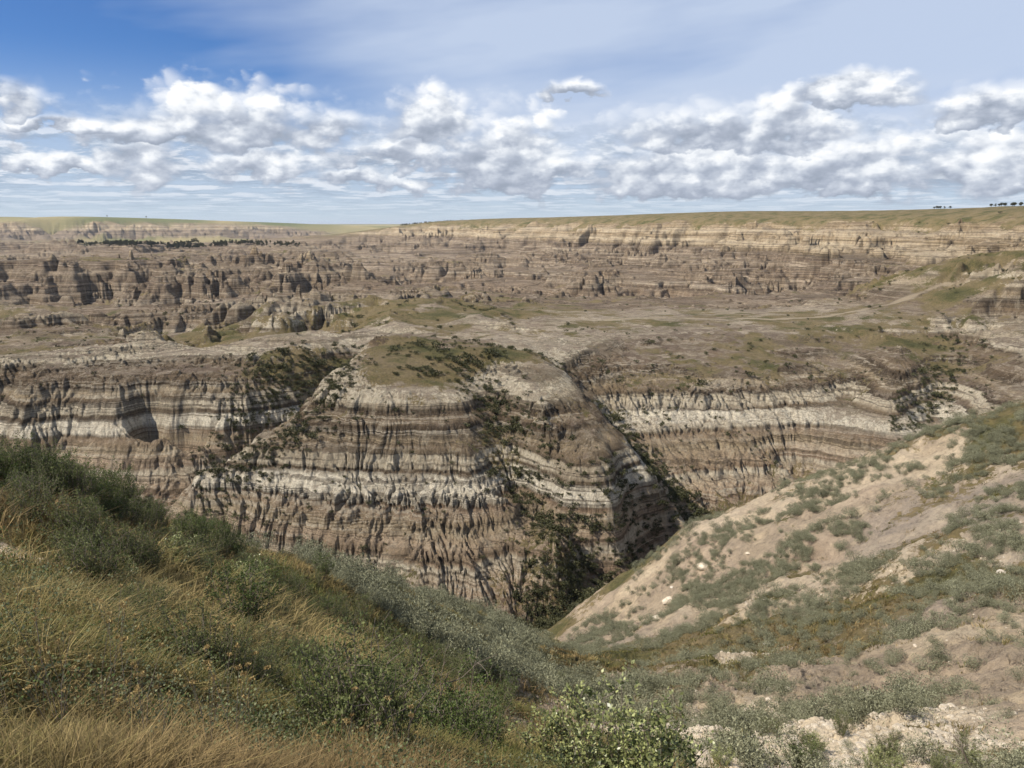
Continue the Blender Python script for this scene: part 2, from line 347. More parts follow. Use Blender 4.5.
# ------------------------------------------------------------------ placing things on the ground
def hgt(x, y):
    u = math.atan2(x, y); r = math.hypot(x, y)
    i = min(max(int(np.searchsorted(rr, r)) - 1, 0), len(rr) - 2); j = min(max(int(np.searchsorted(th, u)) - 1, 0), len(th) - 2)
    a = (r - rr[i]) / (rr[i + 1] - rr[i]); b = (u - th[j]) / (th[j + 1] - th[j])
    return float((h[i, j] * (1 - b) + h[i, j + 1] * b) * (1 - a) + (h[i + 1, j] * (1 - b) + h[i + 1, j + 1] * b) * a)
def hgt_v(x, y, arr=None):
    arr = h if arr is None else arr
    u = np.arctan2(x, y); r = np.hypot(x, y)
    i = np.clip(np.searchsorted(rr, r) - 1, 0, len(rr) - 2); j = np.clip(np.searchsorted(th, u) - 1, 0, len(th) - 2)
    a = (r - rr[i]) / (rr[i + 1] - rr[i]); b = (u - th[j]) / (th[j + 1] - th[j])
    return (arr[i, j] * (1 - b) + arr[i, j + 1] * b) * (1 - a) + (arr[i + 1, j] * (1 - b) + arr[i + 1, j + 1] * b) * a
SCR = -h / Y                                       # tangent below the horizon of every grid vertex
VIS = np.zeros(h.shape, bool)                      # vertices seen from the viewpoint
run = np.minimum.accumulate(np.where(RRg > 1.5, SCR, 9), axis=0)
VIS = SCR <= np.vstack([np.full((1, len(th)), 9), run[:-1]]) + .004
def hit(px, py, rmin=1.6):
    """ground point seen at a pixel of the photograph"""
    u = math.atan(xr(px, py)); j = int(np.clip(np.searchsorted(th, u), 1, len(th) - 1))
    s = slope_at(py); c = SCR[:, j]
    k = np.where((c <= s) & (rr > rmin))[0]
    i = k[0] if len(k) else len(rr) - 2
    r = rr[i]
    return math.sin(u) * r, math.cos(u) * r
def hit_v(px, py, rmin=1.6):
    P = np.array([hit(a, b, rmin) for a, b in zip(px, py)]); return P[:, 0], P[:, 1]
def polydist(pts, win=80):
    d = np.full(h.shape, 1e9, np.float32)
    for (ax, ay), (bx, by) in zip(pts[:-1], pts[1:]):
        vx, vy = bx - ax, by - ay; L = vx * vx + vy * vy + 1e-9
        t = np.clip(((X - ax) * vx + (Y - ay) * vy) / L, 0, 1)
        d = np.minimum(d, np.hypot(X - ax - t * vx, Y - ay - t * vy))
    return d
trail = [hit(*p) for p in [(560,319),(640,318),(700,319),(760,319),(830,316),(880,306),(915,296),(945,286),(975,275),(1010,264)]]
pd = polydist(trail); trail_m = .9 * (1 - sstep(.7, 2.6, pd + fbm(X, Y, 6, 2, SP, 81) * 1.5)) * (RRg > 250)
strip = [hit(*p, 20) for p in [(560,650),(640,650),(700,640),(760,628),(850,612),(930,588),(1024,570)]]
gs = 1 - sstep(2, 5.5, polydist(strip) + fbm(X, Y, 8, 2, SP, 83) * 2.5)
strip2 = [hit(*p, 20) for p in [(740,512),(790,492),(850,540),(940,545)]]
# bare pale patch in the near grass
bx, by = hit(35, 563, 4)
bare = np.exp(-(((X - bx) / .8) ** 2 + ((Y - by) / .28) ** 2)) * 1.3

nz1 = fbm(X, Y, 30, 5, SP, 91, .6); nz2 = fbm(X, Y, 7, 4, SP, 92, .65)
flat = 1 - sstep(.30, .62, SL0)
vg = veg + nz1 * .35 + nz2 * .22 - sstep(.55, 1.0, SL) * .35 * bad - cav * .10 * bad
near = sstep(.3, .8, soil)
vg = np.where(soil > .5, veg + nz1 * .35 + nz2 * .3, vg) + gs * .9 * near
vg = vg - trail_m * 3 - bare * 3
VG = np.clip(vg, 0, 1).astype(np.float32)
DENS = VG.copy()

def new_mesh(name, co, faces, k, mat=None, smooth=True, attrs=None):
    m = bpy.data.meshes.new(name)
    co = np.ascontiguousarray(co, np.float32); faces = np.ascontiguousarray(faces, np.int32)
    m.vertices.add(len(co)); m.vertices.foreach_set('co', co.ravel())
    m.loops.add(faces.size); m.loops.foreach_set('vertex_index', faces.ravel())
    m.polygons.add(len(faces)); m.polygons.foreach_set('loop_start', np.arange(0, faces.size, k, dtype=np.int32))
    if smooth: m.polygons.foreach_set('use_smooth', np.ones(len(faces), bool))
    for n, (dom, typ, val) in (attrs or {}).items():
        a = m.attributes.new(n, typ, dom)
        a.data.foreach_set('value' if typ == 'FLOAT' else ('color' if 'COLOR' in typ else 'vector'), np.ascontiguousarray(val, np.float32).ravel())
    m.update(calc_edges=True)
    if mat: m.materials.append(mat)
    return m
def link(name, data, parent=None, label=None, cat=None, group=None, kind=None, loc=None):
    o = bpy.data.objects.new(name, data); col.objects.link(o)
    if parent: o.parent = parent
    if label: o['label'] = label
    if cat: o['category'] = cat
    if group: o['group'] = group
    if kind: o['kind'] = kind
    if loc is not None: o.location = loc
    return o

# ------------------------------------------------------------------ material helpers
class NT:
    def __init__(s, tree): s.t = tree
    def n(s, typ, ins=None, **kw):
        nd = s.t.nodes.new(typ)
        for k, v in kw.items(): setattr(nd, k, v)
        for k, v in (ins or {}).items():
            sock = nd.inputs[k]
            if isinstance(v, bpy.types.NodeSocket): s.t.links.new(v, sock)
            else: sock.default_value = v
        return nd
    def math(s, op, a, b=None, c=None, clamp=False):
        ins = {0: a}
        if b is not None: ins[1] = b
        if c is not None: ins[2] = c
        return s.n('ShaderNodeMath', ins, operation=op, use_clamp=clamp).outputs[0]
    def vmath(s, op, a, b=None, sc=None):
        ins = {0: a}
        if b is not None: ins[1] = b
        nd = s.n('ShaderNodeVectorMath', ins, operation=op)
        if sc is not None: nd.inputs['Scale'].default_value = sc
        return nd.outputs[0]
    def noise(s, vec, scale, det=4, rough=.55, out=0, dist=0):
        return s.n('ShaderNodeTexNoise', {'Vector': vec, 'Scale': scale, 'Detail': det, 'Roughness': rough, 'Distortion': dist}).outputs[out]
    def ramp(s, fac, stops, interp='LINEAR'):
        nd = s.n('ShaderNodeValToRGB', {0: fac}); cr = nd.color_ramp; cr.interpolation = interp
        cr.elements[0].position = stops[0][0]; cr.elements[0].color = tuple(stops[0][1]) + (1,)
        cr.elements[1].position = stops[-1][0]; cr.elements[1].color = tuple(stops[-1][1]) + (1,)
        for p, c in stops[1:-1]:
            e = cr.elements.new(p); e.color = tuple(c) + (1,)
        return nd.outputs[0]
    def mapr(s, v, a, b, c=0., d=1., typ='SMOOTHSTEP'):
        return s.n('ShaderNodeMapRange', {0: v, 1: a, 2: b, 3: c, 4: d}, interpolation_type=typ).outputs[0]
    def mix(s, f, a, b, mode='MIX'):
        nd = s.n('ShaderNodeMix', data_type='RGBA', blend_type=mode)
        for i, v in ((0, f), (6, a), (7, b)):
            if isinstance(v, bpy.types.NodeSocket): s.t.links.new(v, nd.inputs[i])
            else: nd.inputs[i].default_value = (tuple(v) + (1,)) if isinstance(v, (tuple, list)) and len(v) == 3 else v
        return nd.outputs[2]
    def comb(s, x, y, z): return s.n('ShaderNodeCombineXYZ', {0: x, 1: y, 2: z}).outputs[0]
    def attr(s, name, out='Fac'): return s.n('ShaderNodeAttribute', attribute_name=name).outputs[out]
def material(name):
    m = bpy.data.materials.new(name); m.use_nodes = True; m.node_tree.nodes.clear()
    N = NT(m.node_tree); o = N.n('ShaderNodeOutputMaterial')
    return m, N, o

# ------------------------------------------------------------------ terrain material
mt, N, out = material('badland_ground')
geo = N.n('ShaderNodeNewGeometry'); P = geo.outputs['Position']; sep = N.n('ShaderNodeSeparateXYZ', {0: P})
nsep = N.n('ShaderNodeSeparateXYZ', {0: geo.outputs['Normal']})
aveg = N.attr('veg'); asoil = N.attr('soil'); atrail = N.attr('trail'); acav = N.attr('cav')
# bed height with slow warping
w1 = N.noise(P, .012, 2, .5); w2 = N.noise(P, .25, 3, .6)
zz = N.math('ADD', sep.outputs[2], N.math('MULTIPLY_ADD', w1, 3.2, -1.6))
zz = N.math('ADD', zz, N.math('MULTIPLY_ADD', w2, .7, -.35))
Z0, Z1 = -90., 40.
zf = N.mapr(zz, Z0, Z1, 0, 1, 'LINEAR')
cream = (.53, .465, .345); white = (.70, .635, .50); tan = (.35, .28, .18); brown = (.175, .126, .078); dark = (.056, .042, .029); grey = (.22, .195, .155); pink = (.44, .335, .23); rust = (.25, .175, .115)
beds = [(-90, grey), (-75.5, rust), (-73.5, pink), (-71, cream), (-70.2, rust), (-68.2, pink), (-66.2, tan), (-63.4, rust), (-62.7, dark), (-62.2, white), (-58.9, white), (-58.5, dark), (-57.9, brown),
        (-57.2, cream), (-55.0, cream), (-54.5, dark), (-53.3, brown), (-51.8, tan), (-51.2, dark), (-48.3, brown), (-46.3, dark), (-45.2, cream), (-41.5, cream), (-38, brown), (-34, dark), (-31, tan), (-24, cream), (-16, tan), (-9, cream), (-3, tan), (30, tan)]
colr = N.ramp(zf, [((z - Z0) / (Z1 - Z0), c) for z, c in beds])
# fine bedding lines of varying tone
zn = N.comb(N.math('MULTIPLY', sep.outputs[0], .006), N.math('MULTIPLY', sep.outputs[1], .006), N.math('MULTIPLY', zz, .8))
f1 = N.noise(zn, 1.0, 4, .75)
zn2 = N.comb(N.math('MULTIPLY', sep.outputs[0], .002), N.math('MULTIPLY', sep.outputs[1], .002), N.math('MULTIPLY', zz, .22))
f2 = N.noise(zn2, 1.0, 3, .6)
lat = N.noise(N.comb(N.math('MULTIPLY', sep.outputs[0], .02), N.math('MULTIPLY', sep.outputs[1], .02), N.math('MULTIPLY', zz, .25)), 1.0, 4, .6)
colr = N.mix(N.mapr(lat, .50, .63, 0, .45), colr, N.mix(.4, brown, tan))
colr = N.mix(N.mapr(f1, .515, .565, 0, .66), colr, dark)
colr = N.mix(N.math('MULTIPLY', N.mapr(f1, .485, .43, 0, .62), N.mapr(lat, .62, .42)), colr, (.54, .48, .37))
dist = N.vmath('LENGTH', P)
dl = N.n('ShaderNodeVectorMath', {0: P}, operation='LENGTH').outputs['Value']
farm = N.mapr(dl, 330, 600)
farc = N.ramp(f2, [(.36, (.07,.056,.046)), (.41, (.17,.13,.10)), (.435, (.44,.38,.30)), (.455, (.085,.068,.054)), (.48, (.15,.115,.09)), (.50, (.33,.27,.20)), (.515, (.09,.07,.056)), (.545, (.14,.11,.085)), (.56, (.52,.46,.37)), (.58, (.10,.08,.062)), (.61, (.24,.19,.14)), (.64, (.08,.065,.05))])
lowz = N.mapr(sep.outputs[2], -34, -26)
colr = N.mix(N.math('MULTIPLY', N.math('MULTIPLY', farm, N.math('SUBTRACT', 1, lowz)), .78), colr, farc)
# wash streaks down the slope and mottling
sv_ = N.comb(sep.outputs[0], sep.outputs[1], N.math('MULTIPLY', sep.outputs[2], .12))
st = N.noise(sv_, .9, 5, .7)
whm = N.math('MULTIPLY', N.mapr(zz, -62.6, -62.0), N.mapr(zz, -58.2, -58.8))
stm = N.math('MULTIPLY_ADD', whm, -.05, .45)
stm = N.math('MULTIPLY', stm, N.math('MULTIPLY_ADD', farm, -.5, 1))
colr = N.mix(N.math('MULTIPLY', N.mapr(st, .47, .62), stm), colr, N.mix(.35, brown, grey))
sv2 = N.comb(sep.outputs[0], sep.outputs[1], N.math('MULTIPLY', sep.outputs[2], .05))
st2 = N.noise(sv2, .35, 3, .6)
colr = N.mix(N.mapr(st2, .54, .60, 0, .25), colr, dark)
colr = N.mix(N.mapr(st2, .44, .38, 0, .25), colr, cream)
# flat ground carries brown soil, not bare beds
ngs = N.n('ShaderNodeSeparateXYZ', {0: geo.outputs['True Normal']})
fl = N.mapr(ngs.outputs[2], .84, .94)
flc = N.ramp(N.noise(P, .045, 5, .65), [(.30, (.12,.10,.05)), (.42, (.19,.145,.10)), (.47, (.32,.265,.19)), (.50, (.20,.15,.11)), (.555, (.17,.125,.09)), (.58, (.40,.34,.255)), (.63, (.30,.235,.165)), (.66, (.16,.12,.08)), (.72, (.14,.12,.06))])
colr = N.mix(N.math('MULTIPLY', fl, N.math('MULTIPLY_ADD', farm, -.4, .64)), colr, flc)
mot = N.noise(P, .05, 5, .65)
colr = N.mix(N.math('MULTIPLY', N.mapr(mot, .50, .72, 0, .45), N.math('MULTIPLY_ADD', farm, -.5, 1)), colr, brown)
mt3 = N.noise(P, 1.7, 4, .7)
colr = N.mix(1.0, colr, N.ramp(mt3, [(.3, (.62, .60, .58)), (.5, (1, 1, 1)), (.72, (1.25, 1.22, 1.18))]), 'MULTIPLY')
# beds beyond the first ridges are duller
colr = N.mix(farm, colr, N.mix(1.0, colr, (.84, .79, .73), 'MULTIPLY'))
# near soil slope
s1 = N.noise(P, .07, 5, .6); s2 = N.noise(P, 1.1, 7, .8); s3 = N.noise(P, .03, 3, .5)
soilc = N.ramp(s1, [(.30, (.29,.225,.16)), (.42, (.43,.34,.245)), (.5, (.31,.25,.18)), (.58, (.45,.36,.25)), (.70, (.54,.45,.32))])
soilc = N.mix(N.mapr(s3, .52, .62, 0, .6), soilc, (.28,.24,.20))
creamy = N.attr('creamy')
soilc = N.mix(creamy, soilc, (.60, .50, .36))
soilc = N.mix(1.0, soilc, N.ramp(s2, [(.3, (.50, .47, .45)), (.47, (.95, .94, .93)), (.7, (1.3, 1.27, 1.2))]), 'MULTIPLY')
colr = N.mix(asoil, colr, soilc)
# grass and low cover
g1 = N.noise(P, .06, 4, .6); g2 = N.noise(P, 1.3, 6, .7); g3 = N.noise(P, 9., 4, .7)
grassc = N.ramp(g1, [(.32, (.075,.075,.028)), (.43, (.12,.105,.045)), (.50, (.165,.13,.062)), (.60, (.20,.155,.085)), (.70, (.10,.095,.038))])
grassc = N.mix(1.0, grassc, N.ramp(g2, [(.3, (.5, .52, .5)), (.5, (1, 1, 1)), (.7, (1.4, 1.35, 1.25))]), 'MULTIPLY')
cover = N.math('ADD', aveg, N.math('MULTIPLY_ADD', N.math('ADD', g2, N.noise(P, .22, 5, .7)), 1.2, -1.2))
cover = N.mapr(cover, .42, .60)
colr = N.mix(cover, colr, grassc)
# the far prairie: pale stubble and green fields
fld = N.noise(N.comb(N.math('MULTIPLY', sep.outputs[0], .0012), N.math('MULTIPLY', sep.outputs[1], .0004), 0.), 1., 2, .5)
fieldc = N.ramp(fld, [(.4, (.10,.13,.045)), (.5, (.22,.20,.09)), (.58, (.34,.28,.14)), (.66, (.12,.14,.05))])
colr = N.mix(N.mapr(dl, 3500, 4500, 0, .8), colr, N.mix(cover, colr, fieldc))
trc = N.mix(g2, (.26,.21,.14), (.42,.345,.235))
colr = N.mix(atrail, colr, trc)
bs = N.n('ShaderNodeBsdfPrincipled', {'Base Color': colr, 'Roughness': .95, 'Specular IOR Level': .15})
# relief finer than the mesh
b1 = N.noise(sv_, 1.6, 6, .8); b2 = N.noise(P, 5., 6, .8)
hgt_n = N.math('ADD', N.math('MULTIPLY', N.math('MULTIPLY', b1, N.math('SUBTRACT', 1, asoil)), 1.5), N.math('ADD', N.math('MULTIPLY', b2, .35), N.math('MULTIPLY', N.math('MULTIPLY', N.noise(P, 1.3, 5, .75), asoil), .8)))
bd = N.mapr(dl, 5, 60, .12, 1.0)
bump = N.n('ShaderNodeBump', {'Height': N.math('MULTIPLY', hgt_n, bd), 'Strength': 1., 'Distance': 1.0})
N.t.links.new(bump.outputs[0], bs.inputs['Normal'])
N.t.links.new(bs.outputs[0], out.inputs[0])

nr, nt = h.shape
co = np.stack([X, Y, h], -1).reshape(-1, 3)
idx = np.arange(nr * nt).reshape(nr, nt)
a = idx[:-1, :-1].ravel(); b = idx[:-1, 1:].ravel(); c = idx[1:, 1:].ravel(); d = idx[1:, :-1].ravel()
quads = np.stack([a, d, c, b], -1)
wrap = np.stack([idx[:-1, -1], idx[1:, -1], idx[1:, 0], idx[:-1, 0]], -1)
quads = np.vstack([quads, wrap])
creamy_v = sstep(-.15, .32, fbm(X, Y, 16, 4, SP, 58) + .25 * sstep(45, 25, RRg)) * soil * (.45 + .55 * (1 - sstep(45, 80, RRg))) * sstep(.08, .2, U)
cre2 = np.clip(bare * 1.2, 0, 1); creamy_v = np.clip(creamy_v + cre2, 0, 1)
tm = new_mesh('ground', co, quads, 4, mt, True, {
    'veg': ('POINT', 'FLOAT', VG.ravel()), 'soil': ('POINT', 'FLOAT', near.astype(np.float32).ravel()),
    'trail': ('POINT', 'FLOAT', trail_m.astype(np.float32).ravel()), 'creamy': ('POINT', 'FLOAT', creamy_v.astype(np.float32).ravel()), 'cav': ('POINT', 'FLOAT', cav.ravel())})
link('ground', tm, label='eroded badland canyon with layered beds, grassy slopes and far prairie rims', kind='structure')
print('terrain verts', len(co))

# ------------------------------------------------------------------ light
SUN_AZ = R(-104); SUN_EL = R(47)                    # azimuth from +Y, towards -X
sd = Vector((math.sin(SUN_AZ) * math.cos(SUN_EL), math.cos(SUN_AZ) * math.cos(SUN_EL), math.sin(SUN_EL)))
sl = bpy.data.lights.new('sun', 'SUN'); sl.energy = 5.0; sl.angle = R(.53); sl.color = (1, .93, .82)
so = bpy.data.objects.new('sun', sl); col.objects.link(so); so.rotation_euler = sd.to_track_quat('Z', 'Y').to_euler(); so.location = (0, 0, 300)
# ------------------------------------------------------------------ sky
world = bpy.data.worlds.new('World'); scene.world = world; world.use_nodes = True
world.node_tree.nodes.clear(); N = NT(world.node_tree)
SKY = .10
world.cycles.sampling_method = 'MANUAL'; world.cycles.sample_map_resolution = 256
wo = N.n('ShaderNodeOutputWorld'); bg = N.n('ShaderNodeBackground', {'Strength': SKY * .86})
sky = N.n('ShaderNodeTexSky', sky_type='NISHITA'); sky.sun_disc = False; sky.sun_elevation = SUN_EL; sky.sun_rotation = SUN_AZ % (2 * math.pi)
sky.altitude = 900; sky.air_density = 1.0; sky.dust_density = .25; sky.ozone_density = 2.0
Dv = N.n('ShaderNodeTexCoord').outputs['Generated']
Dn = N.vmath('NORMALIZE', Dv)
ds = N.n('ShaderNodeSeparateXYZ', {0: Dn})
az = N.math('ARCTAN2', ds.outputs[0], ds.outputs[1]); el = N.math('ARCSINE', ds.outputs[2])
def d2(px, py):
    v = (384 - py) / F; x = (px - 512) / F; y = math.cos(PITCH) + v * math.sin(PITCH); z = -math.sin(PITCH) + v * math.cos(PITCH)
    return math.atan2(x, y), math.atan2(z, math.hypot(x, y))
K = 1 / F
# (centre px, base py, half width px, height px)
CL = [(18,103,34,24),(70,125,66,12),(235,134,135,52),(160,134,60,30),(330,130,55,26),(433,134,58,50),(497,165,80,66),(405,160,95,28),(573,92,32,15),(700,140,130,40),(775,138,70,46),(855,97,66,26),
      (992,115,64,30),(150,170,54,34),(55,168,50,14),(255,169,95,26),(350,184,70,20),(690,180,185,46),(850,176,130,40),(975,178,130,46),(560,172,70,24),(1120,150,90,50),(-90,130,80,40)]
def noise2(v, sc, det, ro): return N.n('ShaderNodeTexNoise', {'Vector': v, 'Scale': sc, 'Detail': det, 'Roughness': ro}, noise_dimensions='2D').outputs[0]
def cloud(u, v, det, full=True):
    p3 = N.comb(N.math('MULTIPLY_ADD', u, 20, 40), N.math('MULTIPLY_ADD', v, 34, 20), 0.)
    n1 = noise2(p3, 1.0, det, .54)
    # rounded billows
    p4 = N.vmath('ADD', N.comb(N.math('MULTIPLY', u, 42), N.math('MULTIPLY', v, 60), 0.), N.comb(N.math('MULTIPLY', n1, 2.6), N.math('MULTIPLY', n1, -1.7), 0.))
    vo = N.n('ShaderNodeTexVoronoi', {'Vector': p4, 'Scale': 1.0, 'Detail': 0.0}, feature='F1', voronoi_dimensions='2D').outputs['Distance']
    bil = N.math('MULTIPLY_ADD', vo, -.85, .42)
    nn = N.math('ADD', N.math('MULTIPLY_ADD', n1, 2.6, -1.3), N.math('MULTIPLY', bil, .55))
    if not full: return nn
    best = None; hh = None
    v = N.math('ADD', v, N.math('MULTIPLY_ADD', n1, .05, -.025))
    for cx, cb, w, h_ in CL:
        a0, e0 = d2(cx, cb)
        du = N.math('MULTIPLY', N.math('SUBTRACT', u, a0), 1 / (w * K))
        dv = N.math('MULTIPLY', N.math('SUBTRACT', v, e0), 1 / (h_ * K))
        dvp = N.math('MAXIMUM', dv, N.math('MULTIPLY', dv, -2.3))
        m = N.math('SUBTRACT', 1, N.math('SQRT', N.math('ADD', N.math('MULTIPLY', du, du), N.math('MULTIPLY', dvp, dvp))))
        if best is None: best, hh = m, dv
        else:
            g_ = N.mapr(N.math('SUBTRACT', m, best), -.16, .16)
            hh = N.math('ADD', hh, N.math('MULTIPLY', g_, N.math('SUBTRACT', dv, hh)))
            best = N.math('SMOOTH_MAX', best, m, .12)
    return N.math('ADD', N.math('MAXIMUM', best, -.9), N.math('MULTIPLY', nn, .56)), best, hh, nn
dA, mA, hA, nA_ = cloud(az, el, 6)
nB_ = cloud(N.math('ADD', az, -.009), N.math('ADD', el, .010), 3, False)
edge = noise2(N.comb(N.math('MULTIPLY_ADD', az, 7, 30), N.math('MULTIPLY', el, 14), 2.), 1.0, 1, .5)
covA = N.mapr(N.math('DIVIDE', dA, N.mapr(edge, .40, .62, .30, .75)), -.05, 1.15)
litA = N.math('MULTIPLY', N.math('SUBTRACT', nA_, nB_), .62)
shade = N.math('ADD', N.math('MULTIPLY', litA, .62), N.math('MULTIPLY_ADD', hA, .74, .33))
shade = N.math('ADD', shade, N.math('MULTIPLY', nA_, .16))
thin = N.mapr(dA, .1, .55)
ccol = N.ramp(shade, [(0.0, (.27,.31,.38)), (.25, (.35,.39,.47)), (.48, (.48,.52,.59)), (.74, (.70,.725,.76)), (1.05/1.05, (.84,.845,.85))])
# decks of small clouds running to the horizon (plane overhead, seen in perspective)
iz = N.math('DIVIDE', 1, N.math('ADD', N.math('MAXIMUM', el, 0), .022))
def deck(dv):
    e = N.math('DIVIDE', 1, N.math('ADD', N.math('MAXIMUM', N.math('ADD', el, dv), 0), .022))
    p = N.comb(N.math('MULTIPLY_ADD', az, 15, 50), N.math('MULTIPLY', e, .62), 5.5)
    return noise2(p, 1.0, 5, .62)
k1 = deck(0.); k2 = deck(.0055)
covD = N.math('MULTIPLY', N.mapr(k1, .36, .60), N.math('MULTIPLY', N.mapr(el, .004, .014), N.mapr(el, .135, .075)))
shD = N.math('ADD', N.math('MULTIPLY', N.math('SUBTRACT', k1, k2), 4.5), .52)
dcol = N.ramp(shD, [(.1, (.27,.33,.42)), (.45, (.35,.42,.52)), (.68, (.48,.54,.62)), (.95, (.66,.69,.74))])
# thin veil, thicker to the right and low down
vn = noise2(N.comb(N.math('MULTIPLY_ADD', az, 2.2, 30), N.math('MULTIPLY', N.math('ADD', el, N.math('MULTIPLY', az, -.12)), 11), 0.), 1.0, 4, .55)
veil = N.math('ADD', N.mapr(az, -.48, .12, 0, 1.0), N.math('MULTIPLY_ADD', vn, 1.5, -.75))
veil = N.math('MAXIMUM', veil, N.mapr(el, .20, .02, 0, .9))
veil = N.math('MULTIPLY', N.math('MINIMUM', N.math('MAXIMUM', veil, 0), 1), .9)
base = N.mix(1.0, sky.outputs[0], (.34, .53, .82), 'MULTIPLY')
def S(c): return N.vmath('SCALE', c, sc=1 / SKY)
hz_c = N.ramp(N.mapr(el, 0, .16, 0, 1, 'LINEAR'), [(0, (.49,.56,.63)), (.3, (.43,.50,.61)), (.7, (.50,.56,.67)), (1, (.45,.525,.66))])
x_ = N.mix(veil, base, S(hz_c))
x_ = N.mix(N.math('MULTIPLY', covD, N.mapr(el, .005, .06, .25, .88)), x_, S(dcol))
x_ = N.mix(N.math('MULTIPLY', covA, N.mapr(el, .012, .03)), x_, S(ccol))
x_ = N.mix(N.mapr(el, -.02, -.06), x_, S((.2, .18, .15)) if False else (2., 1.8, 1.5, 1))
N.t.links.new(x_, bg.inputs[0]); N.t.links.new(bg.outputs[0], wo.inputs[0])
# ------------------------------------------------------------------ plants
def leaf_material(name, dark, light, trans=.25, rough=.6, spec=.3, bright=1.0):
    m, N, out = material(name)
    t = N.attr('tone')
    oi = N.n('ShaderNodeObjectInfo').outputs['Random']
    tt = N.math('ADD', t, N.math('MULTIPLY_ADD', oi, .3, -.15), clamp=True)
    c = N.mix(tt, dark, light)
    bs = N.n('ShaderNodeBsdfPrincipled', {'Base Color': c, 'Roughness': rough, 'Specular IOR Level': spec})
    tr = N.n('ShaderNodeBsdfTranslucent', {'Color': c})
    mx = N.n('ShaderNodeMixShader', {0: trans, 1: bs.outputs[0], 2: tr.outputs[0]})
    N.t.links.new(mx.outputs[0], out.inputs[0]); return m
M_willow = leaf_material('silver_leaf', (.034,.046,.013), (.175,.195,.072), .28, .6, .15)
M_green = leaf_material('green_leaf', (.030,.048,.012), (.125,.16,.045), .28, .55, .2)
M_pale = leaf_material('pale_leaf', (.05,.07,.018), (.36,.38,.15), .25, .4, .5)
M_sage = leaf_material('sage_leaf', (.085,.085,.050), (.31,.31,.20), .12, .8, .15)
M_bush = leaf_material('bush_leaf', (.030,.032,.014), (.105,.104,.050), .1, .8, .15)
M_grass = None
def wood_material(name, c1, c2):
    m, N, out = material(name)
    tc = N.n('ShaderNodeTexCoord').outputs['Object']
    c = N.mix(N.noise(tc, 30, 4), c1, c2)
    bs = N.n('ShaderNodeBsdfPrincipled', {'Base Color': c, 'Roughness': .85, 'Specular IOR Level': .2})
    N.t.links.new(bs.outputs[0], out.inputs[0]); return m
M_twig = wood_material('twig_bark', (.10,.075,.055), (.24,.20,.165))

def leaves_at(p, n, length, width, g, updir=.3, fold=.15):
    """n,3 positions -> diamond leaves"""
    d = g.normal(size=(len(p), 3)); d[:, 2] = np.abs(d[:, 2]) * .6 + updir; d /= np.linalg.norm(d, axis=1)[:, None]
    s = np.cross(d, g.normal(size=(len(p), 3))); s /= np.linalg.norm(s, axis=1)[:, None]
    L = (length * g.uniform(.6, 1.2, len(p)))[:, None]; Wd = (width * g.uniform(.7, 1.2, len(p)))[:, None]
    nn = np.cross(d, s)
    a = p; b = p + d * L * .45 + s * Wd + nn * fold * Wd; c = p + d * L; e = p + d * L * .45 - s * Wd + nn * fold * Wd
    co = np.stack([a, b, c, e], 1).reshape(-1, 3)
    f = np.arange(len(p) * 4).reshape(-1, 4)
    return co, f
def tube_mesh(paths, k=4):
    """paths: list of (points n,3 ; radii n)"""
    cos, fs, o = [], [], 0
    for pts, rad in paths:
        pts = np.asarray(pts, float); n = len(pts)
        t = np.gradient(pts, axis=0); t /= np.linalg.norm(t, axis=1)[:, None] + 1e-9
        ref = np.array([.3, .9, .1]); s = np.cross(t, ref); s /= np.linalg.norm(s, axis=1)[:, None] + 1e-9; u = np.cross(t, s)
        an = np.arange(k) * 2 * math.pi / k
        ring = pts[:, None] + (np.cos(an)[None, :, None] * s[:, None] + np.sin(an)[None, :, None] * u[:, None]) * np.asarray(rad)[:, None, None]
        cos.append(ring.reshape(-1, 3))
        for i in range(n - 1):
            for j in range(k):
                fs.append((o + i * k + j, o + i * k + (j + 1) % k, o + (i + 1) * k + (j + 1) % k, o + (i + 1) * k + j))
        o += n * k
    return np.vstack(cos), np.array(fs)

